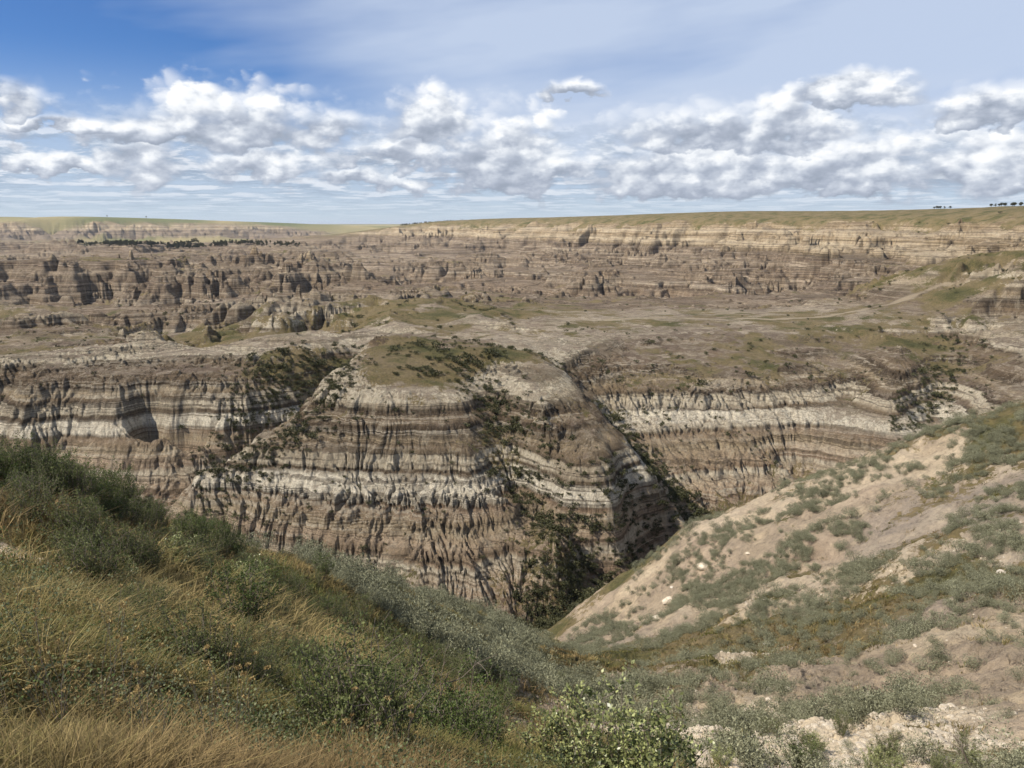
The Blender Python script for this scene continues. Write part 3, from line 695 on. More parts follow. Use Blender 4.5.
def shrub_meshes(seed, H, W, nst, nleaf, ll, lw, mat, spread=1.0, bare=.0):
    g = np.random.default_rng(seed)
    paths = []; lp = []; tone = []
    for i in range(nst):
        az = g.uniform(0, 2 * math.pi); rad = W * .5 * math.sqrt(g.uniform(.02, 1)) * spread
        hh = H * (1 - .45 * (rad / (W * .5 * spread)) ** 2) * g.uniform(.75, 1.08)
        base = np.array([math.cos(az), math.sin(az), 0]) * rad * .35; base[2] = -.12
        tip = np.array([math.cos(az) * rad, math.sin(az) * rad, hh])
        n = 7; t = np.linspace(0, 1, n)[:, None]
        pts = base + (tip - base) * np.hstack([t ** 1.5, t ** 1.5, t]) + g.normal(size=(n, 3)) * .018 * H * t
        paths.append((pts, np.linspace(.008, .0022, n) * H))
        tt = g.uniform(.25, 1, 5)
        subs = [pts]
        for q in tt:                                # side twigs
            k = q * (n - 1); k0 = int(min(k, n - 2)); p0 = pts[k0] + (pts[k0 + 1] - pts[k0]) * (k - k0)
            dv = g.normal(size=3); dv[2] = abs(dv[2]) + .7; dv /= np.linalg.norm(dv)
            l = H * g.uniform(.14, .30)
            m = 4; s = np.linspace(0, 1, m)[:, None]; sp = p0 + dv * l * s + g.normal(size=(m, 3)) * .01 * s
            paths.append((sp, np.linspace(.0035, .0014, m) * H)); subs.append(sp)
        if g.uniform() < bare: continue
        per = int(nleaf / nst)
        which = g.integers(0, len(subs), per)
        for w_ in which:
            sp = subs[w_]; q = (g.uniform(.30, 1) if w_ == 0 else g.uniform(.05, 1)) * (len(sp) - 1); k0 = int(min(q, len(sp) - 2))
            lp.append(sp[k0] + (sp[k0 + 1] - sp[k0]) * (q - k0) + g.normal(size=3) * .02 * H)
    lp = np.array(lp)
    co, f = leaves_at(lp, len(lp), ll, lw, g)
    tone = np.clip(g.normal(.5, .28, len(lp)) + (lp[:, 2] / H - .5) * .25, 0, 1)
    fm = new_mesh('foliage', co, f, 4, mat, False, {'tone': ('POINT', 'FLOAT', np.repeat(tone, 4))})
    tc, tf = tube_mesh(paths); sm = new_mesh('stem', tc, tf, 4, M_twig, True)
    return fm, sm
def clump_mesh(seed, H, W, n, ll, lw, mat, lobes=7, name='bush', stems=True):
    """low mound of short leaves gathered in lobes"""
    g = np.random.default_rng(seed)
    c = g.normal(size=(lobes, 3)) * [W * .26, W * .26, 0]; c[:, 2] = H * g.uniform(.35, .75, lobes)
    k = g.integers(0, lobes, n)
    d = g.normal(size=(n, 3)); d /= np.linalg.norm(d, axis=1)[:, None]
    rad = g.uniform(.5, 1, n)[:, None] ** .5
    p = c[k] + d * rad * [W * .24, W * .24, H * .36] * g.uniform(.8, 1.15, lobes)[k][:, None]
    p[:, 2] = np.abs(p[:, 2])
    co, f = leaves_at(p, n, ll, lw, g, .5)
    tone = np.clip(g.normal(.5, .3, n) + g.normal(0, .15, lobes)[k], 0, 1)
    if stems:                                       # a few woody stems at the base
        paths = []
        for i in range(5):
            a = g.uniform(0, 6.3); r_ = W * .25
            paths.append((np.array([[0, 0, -.1], [math.cos(a) * r_ * .5, math.sin(a) * r_ * .5, H * .3], [math.cos(a) * r_, math.sin(a) * r_, H * .7]]), [.02 * H, .015 * H, .008 * H]))
        tc, tf = tube_mesh(paths, 3)
        f = np.vstack([f, tf + len(co)]); co = np.vstack([co, tc]); tone = np.concatenate([np.repeat(tone, 4), np.full(len(tc), .1)])
    else: tone = np.repeat(tone, 4)
    return new_mesh(name, co, f, 4, mat, False, {'tone': ('POINT', 'FLOAT', tone)})

def scatter(name, pts, rotz, sc, which, protos, label, cat=None):
    """one object: many copies of the prototypes on its points"""
    me = bpy.data.meshes.new(name); me.vertices.add(len(pts)); me.vertices.foreach_set('co', np.ascontiguousarray(pts, np.float32).ravel())
    for n, typ, val in (('rotz', 'FLOAT', rotz), ('size', 'FLOAT', sc), ('which', 'INT', which)):
        at = me.attributes.new(n, typ, 'POINT'); at.data.foreach_set('value', np.ascontiguousarray(val, np.int32 if typ == 'INT' else np.float32))
    o = link(name, me, label=label, kind='stuff')
    ng = bpy.data.node_groups.new(name, 'GeometryNodeTree'); T = NT(ng)
    ng.interface.new_socket('Geometry', in_out='INPUT', socket_type='NodeSocketGeometry'); ng.interface.new_socket('Geometry', in_out='OUTPUT', socket_type='NodeSocketGeometry')
    gi = T.n('NodeGroupInput'); go = T.n('NodeGroupOutput'); jn = T.n('GeometryNodeJoinGeometry')
    wh = T.n('GeometryNodeInputNamedAttribute', {'Name': 'which'}, data_type='INT').outputs['Attribute']
    rz = T.n('GeometryNodeInputNamedAttribute', {'Name': 'rotz'}, data_type='FLOAT').outputs['Attribute']
    sz = T.n('GeometryNodeInputNamedAttribute', {'Name': 'size'}, data_type='FLOAT').outputs['Attribute']
    rv = T.comb(0., 0., rz)
    for k, p in enumerate(protos):
        cmp_ = T.n('FunctionNodeCompare', data_type='INT', operation='EQUAL'); ng.links.new(wh, cmp_.inputs[2]); cmp_.inputs[3].default_value = k
        ob = T.n('GeometryNodeObjectInfo', {'Object': p, 'As Instance': True}, transform_space='ORIGINAL')
        ip = T.n('GeometryNodeInstanceOnPoints', {'Points': gi.outputs[0], 'Selection': cmp_.outputs[0], 'Instance': ob.outputs['Geometry'], 'Scale': sz})
        ng.links.new(rv, ip.inputs['Rotation'])
        ng.links.new(ip.outputs[0], jn.inputs[0])
    ng.links.new(jn.outputs[0], go.inputs[0])
    md = o.modifiers.new('scatter', 'NODES'); md.node_group = ng
    return o

def seen(x, y):
    u = np.arctan2(x, y); r = np.hypot(x, y)
    i = np.clip(np.searchsorted(rr, r), 0, len(rr) - 1); j = np.clip(np.searchsorted(th, u), 0, len(th) - 1)
    inf = (np.abs(u) < math.atan(512 / F) * 1.02) & (y > 0)
    return VIS[i, j] & inf
def pix(x, y, z):                        # where a point lands in the photograph
    c, s = math.cos(PITCH), math.sin(PITCH)
    fw = y * c - z * s; up = y * s + z * c
    return 512 + F * x / fw, 384 - F * up / fw

# --- leafy shrubs near the viewpoint
g = np.random.default_rng(5)
SH = [shrub_meshes(1, 1.15, 1.2, 26, 4200, .036, .009, M_willow), shrub_meshes(2, 1.3, 1.0, 22, 3800, .037, .009, M_willow), shrub_meshes(3, 1.0, 1.3, 26, 4200, .034, .008, M_willow, 1.1),
      shrub_meshes(4, 1.2, 1.2, 26, 4600, .035, .011, M_green), shrub_meshes(6, 1.0, 1.1, 22, 4000, .034, .011, M_green),
      shrub_meshes(7, 1.1, 1.25, 30, 4200, .044, .014, M_pale), shrub_meshes(8, .8, 1.0, 30, 500, .03, .007, M_willow, 1., .6)]
def place_shrub(k, x, y, s, rz, name, label, group):
    r_ = bpy.data.objects.new(name, None); col.objects.link(r_)
    z = hgt(x, y); r_.location = (x, y, z - .04); r_.rotation_euler = (0, 0, rz); r_.scale = (s, s, s * g.uniform(.9, 1.1)); r_.empty_display_size = .3
    r_['label'] = label; r_['category'] = 'shrub'
    if group: r_['group'] = group
    link('foliage', SH[k][0], r_); link('stem', SH[k][1], r_)
    return r_
zones = [  # px range, py range, count, kinds, scale, name, label, group
 ((-40, 240), (470, 500), 70, (3,4,3,0,1), (.55,.88), 'leafy_shrub', 'dark green leafy shrub in the thicket along the brow of the near slope', 'thicket on the brow of the near slope'),
 ((-30, 240), (498, 535), 22, (0,1,2,3), (.45,.75), 'silver_shrub', 'silver-leaved shrub growing just below the dark thicket on the brow', 'silver shrubs before the thicket'),
 ((60, 300), (545, 610), 34, (0,1,2,5), (.4,.75), 'silver_shrub', 'small silvery shrub standing in the brown grass below the thicket', 'small silver shrubs in the brown grass'),
 ((240, 400), (545, 640), 26, (0,1,2,3), (.5,.9), 'silver_shrub', 'grey-green shrub in the strip running down the middle of the near slope', 'shrub strip down the near slope'),
 ((380, 560), (650, 700), 30, (0,1,2), (.5,.9), 'silver_shrub', 'silver-grey shrub of the dense patch above the bottom gully', 'dense silver shrubs above the gully'),
 ((120, 330), (600, 700), 22, (0,2,6,1), (.3,.55), 'forb_clump', 'knee-high silvery clump half sunk in the brown grass of the near slope', 'silvery clumps sunk in the grass'),
 ((330, 520), (700, 768), 16, (0,3,6,2), (.5,.8), 'twiggy_shrub', 'low twiggy shrub among long grass near the bottom middle of the slope', 'low twiggy shrubs in the long grass'),
 ((640, 900), (735, 775), 20, (3,5,6,0,1), (.45,.8), 'mixed_shrub', 'leafy shrub of the row along the bottom edge right of the pale-leaved bush', 'shrubs along the bottom edge'),
 ((880, 1040), (745, 790), 10, (0,6,1,5), (.5,.9), 'olive_shrub', 'thin olive shrub at the lower right corner of the slope', 'thin shrubs in the lower right corner')]
if VEG:
    for (x0, x1), (y0, y1), n, kinds, (s0, s1), nm, lab, grp in zones:
        for i in range(n):
            px, py = g.uniform(x0, x1), g.uniform(y0, y1)
            if nm == 'leafy_shrub': py = 474 + max(0, px) * .275 + g.uniform(1, 22)
            x, y = hit(px, py, 2.2)
            if math.hypot(x, y) > 70: continue
            place_shrub(kinds[g.integers(0, len(kinds))], x, y, g.uniform(s0, s1), g.uniform(0, 6.28), nm, lab, grp)
    x, y = 1.02, 6.6; place_shrub(5, x, y, 1.1, 1., 'pale_leaved_bush', 'large bush with broad pale shiny leaves rising at the bottom edge, centre right', None)
    x, y = .62, 6.9; place_shrub(5, x, y, .9, 4., 'pale_leaved_bush', 'second pale-leaved bush, touching the left side of the biggest one', None)
    x, y = 1.45, 7.3; place_shrub(4, x, y, .95, 4., 'leafy_shrub', 'dark leafy shrub touching the right side of the big pale-leaved bush', None)
    x, y = 6.6 * .02, 6.3; place_shrub(3, x - .6, y, .8, 2., 'leafy_shrub', 'small dark leafy shrub just left of the big pale-leaved bush', None)
    x, y = hit(205, 522, 5); place_shrub(3, x, y, 1.25, 2., 'leafy_shrub', 'darkest and roundest leafy shrub at the lower right end of the brow thicket', None)
    x, y = hit(185, 515, 5); place_shrub(4, x, y, 1.2, .4, 'leafy_shrub', 'second dark shrub from the lower right end of the brow thicket', None)

# --- grass
def region_cols(x, y):
    a = vnoise(x / 1.7, y / 1.7, 301) ; b_ = vnoise(x / .6, y / .6, 302); c_ = vnoise(x / 6, y / 6, 303)
    return a, b_, c_
if VEG:
    NTU = 64000
    r_ = np.exp(g.uniform(math.log(1.3), math.log(120), NTU)); u_ = g.uniform(-R(42), R(36), NTU)
    tx = np.sin(u_) * r_; ty = np.cos(u_) * r_
    dens = hgt_v(tx, ty, VG) - .35 * np.clip(vnoise(tx / 1.1, ty / 1.1, 333) * 2 - .5, 0, 1)
    px_, py_ = pix(tx, ty, hgt_v(tx, ty))
    keep = (g.uniform(0, 1, NTU) < np.clip(dens * 1.7 - .35, .02, 1)) & (seen(tx, ty) | (g.uniform(0, 1, NTU) < .25))
    tx, ty, r_, u_ = tx[keep], ty[keep], r_[keep], u_[keep]
    a1, b1_, c1_ = region_cols(tx, ty)
    la = g.uniform(0, 6.283, len(tx)); lean_g = np.stack([np.cos(la), np.sin(la)], -1) * g.uniform(0, .9, len(tx))[:, None]
    hgt_t = .72 * np.where(a1 > .45, .18, .34) * (1 + .45 * b1_) * (1 + .4 * c1_) * (.85 + .25 * (r_ > 12))
    cornr = np.clip((4.2 - r_) / 2.5, 0, 1)
    goldf = np.clip(.20 + .45 * a1 + .5 * c1_ + .25 * b1_ + .6 * cornr, 0, 1)
    NB = 19
    bxp = np.repeat(tx, NB); byp = np.repeat(ty, NB); rb = np.repeat(r_, NB); n = len(bxp)
    rad = np.abs(g.normal(0, 1, n)) * .07 * np.clip(rb / 6, .7, 5); az = g.uniform(0, 6.283, n)
    bx0 = bxp + np.cos(az) * rad; by0 = byp + np.sin(az) * rad
    bz0 = hgt_v(bx0, by0)
    hb = np.repeat(hgt_t, NB) * g.uniform(.45, 1.25, n)
    out_ = np.stack([np.cos(az), np.sin(az)], -1) * g.uniform(.1, 1.1, n)[:, None] + np.repeat(lean_g, NB, 0)
    wd = np.clip(.0011 + rb * .00037, 0, .025) * g.uniform(.7, 1.5, n)
    sa = g.uniform(0, 6.283, n); sx = np.cos(sa) * wd; sy = np.sin(sa) * wd
    P0 = np.stack([bx0, by0, bz0 - .02], -1); P1 = P0 + np.stack([out_[:, 0] * hb * .35, out_[:, 1] * hb * .35, hb * .6], -1); P2 = P0 + np.stack([out_[:, 0] * hb, out_[:, 1] * hb, hb * (1.02 - .25 * np.hypot(out_[:, 0], out_[:, 1]))], -1)
    S_ = np.stack([sx, sy, 0 * sx], -1)
    co = np.stack([P0 - S_, P0 + S_, P1 + S_ * .8, P1 - S_ * .8, P2 + S_ * .15, P2 - S_ * .15], 1).reshape(-1, 3)
    k = np.arange(n)[:, None] * 6
    fq = np.concatenate([k + [[0, 1, 2, 3]], k + [[3, 2, 4, 5]]], 0)
    gd = np.clip(np.repeat(goldf, NB) + g.normal(0, .22, n), 0, 1)[:, None]
    red = np.clip(np.repeat(vnoise(tx / 2.6, ty / 2.6, 311), NB) * 1.3 + .35 + g.normal(0, .2, n), 0, 1)[:, None]
    cg = np.array([.115,.118,.028]); cgold = np.array([.38,.285,.13]); cred = np.array([.20,.125,.060])
    colb = cg * (1 - gd) + cgold * gd; colb = colb * (1 - red * .6) + cred * red * .6
    colb = colb * g.uniform(.5, 1.4, n)[:, None] * np.clip(1 - .45 * np.repeat(np.clip(vnoise(tx / .9, ty / .9, 341), 0, 1), NB)[:, None], 0, 1)
    c4 = np.concatenate([np.clip(colb, 0, 1), np.ones((n, 1))], 1)
    # low broad-leaved weeds among the blades
    nw = 5200; rw = np.exp(g.uniform(math.log(1.6), math.log(26), nw)); uw = g.uniform(-R(42), R(20), nw); wx0 = np.sin(uw) * rw; wy0 = np.cos(uw) * rw
    kw = (vnoise(wx0 / 1.3, wy0 / 1.3, 351) > -.1) & (hgt_v(wx0, wy0, VG) > .3); wx0, wy0 = wx0[kw], wy0[kw]
    NL = 34; sig = .11
    lx = np.repeat(wx0, NL) + g.normal(0, sig, len(wx0) * NL); ly = np.repeat(wy0, NL) + g.normal(0, sig, len(wx0) * NL)
    lz = hgt_v(lx, ly) + g.uniform(.02, .34, len(lx)) * np.repeat(g.uniform(.5, 1.1, len(wx0)), NL)
    sz = .022 * np.clip(np.hypot(lx, ly) / 7, .8, 2)
    lco, lf = leaves_at(np.stack([lx, ly, lz], -1), len(lx), sz, sz * .38, g, .3)
    tw = np.repeat(g.uniform(0, 1, len(wx0)), NL)[:, None]
    lc = (np.array([.075,.11,.028]) * (1 - tw) + np.array([.20,.205,.12]) * tw) * g.uniform(.6, 1.3, len(lx))[:, None]
    lc4 = np.concatenate([np.clip(lc, 0, 1), np.ones((len(lx), 1))], 1)
    fq = np.concatenate([fq, lf + len(co)], 0); co = np.concatenate([co, lco], 0)
    mg, N, out = material('grass_blade')
    cc = N.n('ShaderNodeAttribute', attribute_name='blade').outputs['Color']
    bs = N.n('ShaderNodeBsdfPrincipled', {'Base Color': cc, 'Roughness': .7, 'Specular IOR Level': .2}); tr = N.n('ShaderNodeBsdfTranslucent', {'Color': cc})
    N.t.links.new(N.n('ShaderNodeMixShader', {0: .3, 1: bs.outputs[0], 2: tr.outputs[0]}).outputs[0], out.inputs[0])
    gm = new_mesh('grass', co, fq, 4, mg, False, {'blade': ('POINT', 'FLOAT_COLOR', np.concatenate([np.repeat(c4, 6, 0), np.repeat(lc4, 4, 0)], 0))})
    link('grass', gm, label='long dry golden and olive grass covering the near slope', kind='stuff')
    print('grass blades', n)

# --- sagebrush on the hillside and canyon bushes
SG = [clump_mesh(20 + i, .68, 1.05, 1300, .065, .012, M_sage, 9, 'sage_bush') for i in range(4)]
BU = [clump_mesh(40 + i, 1.0, 1.5, 130, .30, .085, M_bush, 6, 'canyon_bush') for i in range(4)]
def individuals(x, y, s, vis, n):
    score = s / np.hypot(x, y) * vis
    o = np.argsort(-score); first = o[:n]; first = first[score[first] > 0]
    rest = np.setdiff1d(np.arange(len(x)), first)
    return first, rest
def put(mesh, name, x, y, s, rz, label, cat, group, sink=.05):
    o = bpy.data.objects.new(name, mesh); col.objects.link(o)
    o.location = (x, y, hgt(x, y) - sink * s); o.rotation_euler = (0, 0, rz); o.scale = (s, s, s)
    o['label'] = label; o['category'] = cat; o['group'] = group
    return o
if VEG:
    n = 72000
    r_ = np.exp(g.uniform(math.log(14), math.log(140), n)); u_ = g.uniform(-R(24), R(42), n)
    x = np.sin(u_) * r_; y = np.cos(u_) * r_; z = hgt_v(x, y)
    px, py = pix(x, y, z)
    nA = fbm(x, y, 6, 3, np.full(n, .1), 401, .7); v_ = hgt_v(x, y, VG); so_ = hgt_v(x, y, near.astype(np.float32)); gs_ = hgt_v(x, y, gs)
    prob = np.clip(.20 + 1.25 * nA, 0, 1) * (so_ > .5) * (1 - .55 * gs_)
    left = px < 560 + (py - 620) * .9
    prob = np.where(left & (r_ < 75), np.clip(.25 + 1.6 * nA - .2, 0, 1) * (py > 545 + (px - 300) * .22), prob)
    prob = np.where((u_ < R(-24.5)) | (left & (r_ < 28)), 0, prob)
    prob = prob * np.where(left, 1, .55 + .45 * sstep(50, 85, r_))
    keep = g.uniform(0, 1, n) < prob * np.clip(.02 + (r_ - 14) / 130 + .45 * sstep(85, 120, r_), .05, 1)
    x, y, r_, px, py, nA = x[keep], y[keep], r_[keep], px[keep], py[keep], nA[keep]
    s = np.clip(g.lognormal(-.12, .36, len(x)), .35, 1.9); rz = g.uniform(0, 6.28, len(x)); w = g.integers(0, 4, len(x))
    vis = seen(x, y) & (py < 775)
    first, rest = individuals(x, y, s, vis, 300)
    pr = []
    for i in first:
        zone = ('left', 'silvery sagebrush mound on the grassy near slope left of the gully', 'sagebrush on the near slope') if px[i] < 600 else \
               ('b', 'grey-green sagebrush mound among cream crumbled soil at the lower right', 'sagebrush on the cream crumbled soil')
        o = put(SG[w[i]], 'sage_bush', x[i], y[i], s[i], rz[i], zone[1], 'sagebrush', zone[2])
    reps = []
    for k in range(4):
        reps.append(next(o for o in col.objects if o.data is SG[k]))
    scatter('sagebrush_cover', np.stack([x[rest], y[rest], hgt_v(x[rest], y[rest]) - .03], -1), rz[rest], s[rest], w[rest], reps, 'sagebrush spread over the far part of the soil hillside')
    print('sage', len(x))
    n = 120000
    r_ = np.exp(g.uniform(math.log(128), math.log(1100), n)); u_ = g.uniform(-R(42), R(42), n)
    x = np.sin(u_) * r_; y = np.cos(u_) * r_
    b_ = hgt_v(x, y, bad); v_ = hgt_v(x, y, veg); sl_ = hgt_v(x, y, SL); nz_ = fbm(x, y, 25, 4, np.full(n, .1), 431, .6); cv_ = hgt_v(x, y, cav)
    tr_ = hgt_v(x, y, trail_m)
    rav = np.full(n, 1e9)
    for pl_ in (ravine_px, [(480,385),(500,430),(518,465),(532,492),(567,540)], [(345,355),(335,385),(315,415),(280,450),(225,478)], [(960,335),(945,370),(930,400),(905,430)], [(560,575),(540,600),(600,570)], [(300,380),(270,405),(240,440)]):
        Pp = [hit(*q, 140) for q in pl_]
        for (ax, ay), (bx2, by2) in zip(Pp[:-1], Pp[1:]):
            vx, vy = bx2 - ax, by2 - ay; t = np.clip(((x - ax) * vx + (y - ay) * vy) / (vx * vx + vy * vy + 1e-9), 0, 1)
            rav = np.minimum(rav, np.hypot(x - ax - t * vx, y - ay - t * vy))
    ravm = np.exp(-(rav / 6) ** 2)
    for qp, qr, qs in (((290, 385), 13, 1.), ((308, 368), 11, 1.), ((262, 405), 12, .9), ((240, 425), 10, .8), ((215, 450), 8, .7), ((590, 565), 9, .9), ((560, 590), 9, 1.), ((630, 540), 7, .9), ((900, 400), 8, .4)):
        qx, qy = hit(*qp, 140); ravm = np.maximum(ravm, qs * np.exp(-(((x - qx) / qr) ** 2 + ((y - qy) / qr) ** 2)))
    prob = np.clip(v_ * 1.2 - .12 + nz_ * .55 - cv_ * .22, 0, 1) * (1 - tr_)
    prob *= (1 - hgt_v(x, y, near.astype(np.float32)))
    prob *= np.clip(1 - (sl_ - .9) * 1.2, .15, 1) * np.clip((b_ + .2) * 1.5, .25, 1) * (.25 + .75 * sstep(900, 350, r_))
    prob = prob * np.clip(hgt_v(x, y, SL0) * 3, .22, 1)
    prob = np.maximum(prob * .42, ravm * .95 * (1 - hgt_v(x, y, near.astype(np.float32))))
    keep = g.uniform(0, 1, n) < prob * (.42 + .58 * ((v_ > .55) | (ravm > .3)) * (r_ < 330))
    x, y, r_ = x[keep], y[keep], r_[keep]; v_ = v_[keep]
    s = np.clip(g.lognormal(-.25, .4, len(x)), .3, 2.2) * (.75 + .5 * v_) * (1 + .5 * sstep(300, 900, r_)); rz = g.uniform(0, 6.28, len(x)); w = g.integers(0, 4, len(x))
    px, py = pix(x, y, hgt_v(x, y))
    first, rest = individuals(x, y, s, seen(x, y), 300)
    for i in first:
        if px[i] < 230: zl = ('dark bush on the gullied face of the left canyon ridge', 'bushes on the left ridge')
        elif px[i] < 700 and r_[i] < 185: zl = ('dark green bush low on the central butte or in the ravine at its foot', 'bushes at the foot of the butte')
        elif px[i] < 600: zl = ('dark bush clinging to the upper slopes and gullies of the central butte', 'bushes high on the butte')
        else: zl = ('dark bush on the banded slope across the ravine, right of the central butte', 'bushes on the right canyon wall')
        put(BU[w[i]], 'canyon_bush', x[i], y[i], s[i], rz[i], zl[0], 'bush', zl[1], .12)
    reps = [next(o for o in col.objects if o.data is BU[k]) for k in range(4)]
    scatter('bush_cover', np.stack([x[rest], y[rest], hgt_v(x[rest], y[rest]) - .12 * s[rest]], -1), rz[rest], s[rest], w[rest], reps, 'scattered dark bushes over the canyon walls and far badlands')
    print('bushes', len(x))
# ------------------------------------------------------------------ stones, trees, stalks, air
def rock_mesh(seed, name, mat, k=3):
    import bmesh
    g_ = np.random.default_rng(seed)
    bm = bmesh.new(); bmesh.ops.create_icosphere(bm, subdivisions=k, radius=.5)
    pl = g_.normal(size=(9, 3)); pl /= np.linalg.norm(pl, axis=1)[:, None]; dd = g_.uniform(.28, .44, 9)
    for v in bm.verts:
        p = np.array(v.co)
        for q, d_ in zip(pl, dd):
            t = p @ q - d_
            if t > 0: p = p - q * t * .9
        p += g_.normal(size=3) * .008
        v.co = (p[0] * 1.25, p[1], p[2] * .75)
    me = bpy.data.meshes.new(name); bm.to_mesh(me); bm.free(); me.materials.append(mat)
    return me
def stone_mat(name, c1, c2):
    m, N, out = material(name)
    tc = N.n('ShaderNodeTexCoord').outputs['Object']
    nn = N.noise(tc, 3.5, 6, .7)
    c = N.mix(N.mapr(nn, .35, .65), c1, c2)
    bs = N.n('ShaderNodeBsdfPrincipled', {'Base Color': c, 'Roughness': .92, 'Specular IOR Level': .15})
    b = N.n('ShaderNodeBump', {'Height': N.noise(tc, 7, 7, .75), 'Strength': .8, 'Distance': .12}); N.t.links.new(b.outputs[0], bs.inputs['Normal'])
    N.t.links.new(bs.outputs[0], out.inputs[0]); return m
M_st = stone_mat('pale_stone', (.40, .33, .24), (.60, .53, .42)); M_st2 = stone_mat('white_stone', (.38, .33, .26), (.55, .50, .42))
RK = [rock_mesh(60 + i, 'rock', M_st, 2) for i in range(3)]; RW = [rock_mesh(70 + i, 'rock', M_st2, 3) for i in range(2)]
for px, py, s, m, lab in [
    (768, 645, .85, RW[0], 'small white rock lying beside the green drainage strip'),
    (1003, 574, 1.0, RW[1], 'white boulder low on the soil hillside at its right edge'),
    (669, 602, 1.9, RK[0], 'pale upright block of the soil outcrop on the hillside facing the ravine'),
    (658, 618, 1.6, RK[1], 'pale block just under the upright block of the outcrop'),
    (704, 566, 1.8, RK[2], 'pale block at the top edge of the bare tan soil patch'),
    (672, 587, .6, RW[0], 'tiny white stone above the pale outcrop blocks'),
    (748, 554, .8, RK[1], 'pale stone in the middle of the bare tan soil patch'),
    (899, 687, .42, RW[1], 'tiny bright white stone among sagebrush on the cream soil'),
    (866, 700, .9, RK[0], 'rounded cream clod with sagebrush on both sides')]:
    if VEG:
        x, y = hit(px, py, 14); o = bpy.data.objects.new('rock', m); col.objects.link(o)
        o.location = (x, y, hgt(x, y) - .10 * s); o.scale = (s, s, s); o.rotation_euler = (.2, .1, px * .7); o['label'] = lab; o['category'] = 'rock'
if VEG:
    n = 30000
    r_ = np.exp(g.uniform(math.log(17), math.log(95), n)); u_ = g.uniform(R(3), R(42), n); x = np.sin(u_) * r_; y = np.cos(u_) * r_
    cr = hgt_v(x, y, creamy_v); vg_ = hgt_v(x, y, VG)
    keep = g.uniform(0, 1, n) < np.clip(cr * 1.1 - .15, .02, 1) * (vg_ < .45) * np.clip(r_ / 70, .25, 1)
    x, y, r_ = x[keep], y[keep], r_[keep]
    s = np.clip(g.lognormal(-1.8, .5, len(x)), .06, .42)
    pr = []
    o = bpy.data.objects.new('rock', RK[0]); col.objects.link(o); rocks = [q for q in col.objects if q.data in RK]
    reps = [next(q for q in rocks if q.data is RK[k]) for k in range(3)]
    bpy.data.objects.remove(o)
    scatter('rubble', np.stack([x, y, hgt_v(x, y) + .04 * s], -1), g.uniform(0, 6.28, len(x)), s, g.integers(0, 3, len(x)), reps, 'crumbled cream clods and small stones lying on the bare soil')
    print('rubble', len(x))

# --- trees on the rims, and the dark wood on the river flat
def tree_meshes(seed):
    g_ = np.random.default_rng(seed)
    H = 8.; paths = [(np.array([[0, 0, -.5], [.1, 0, 1.6], [0, .15, 3.2], [.1, .1, 5.5]]), [.26, .2, .15, .06])]
    cen = []
    for i in range(11):
        a = g_.uniform(0, 6.28); zc = g_.uniform(2.4, 7.0); rr_ = g_.uniform(.5, 2.3) * (1.15 - zc / 9)
        c_ = np.array([math.cos(a) * rr_, math.sin(a) * rr_, zc]); cen.append(c_)
        paths.append((np.array([[0, 0, zc * .5], c_ * [.5, .5, .8], c_]), [.09, .06, .03]))
    cen = np.array(cen); n = 1500; k = g_.integers(0, 11, n)
    d_ = g_.normal(size=(n, 3)); d_ /= np.linalg.norm(d_, axis=1)[:, None]
    p = cen[k] + d_ * g_.uniform(.5, 1, n)[:, None] ** .5 * [1.25, 1.25, 1.0]
    co, f = leaves_at(p, n, .42, .16, g_)
    cm = new_mesh('crown', co, f, 4, M_bush, False, {'tone': ('POINT', 'FLOAT', np.repeat(np.clip(g_.normal(.45, .3, n), 0, 1), 4))})
    tc, tf = tube_mesh(paths, 5); return cm, new_mesh('trunk', tc, tf, 4, M_twig, True)
TR = [tree_meshes(80 + i) for i in range(3)]
def rim_r(px, lo, hi):                    # the skyline: where the ground stands highest against the sky
    u = math.atan(xr(px, 215)); j = int(np.clip(np.searchsorted(th, u), 1, len(th) - 1)); m = np.where((rr > lo) & (rr < hi))[0]
    i = m[np.argmin(SCR[m, j])]; return math.sin(u) * rr[i], math.cos(u) * rr[i]
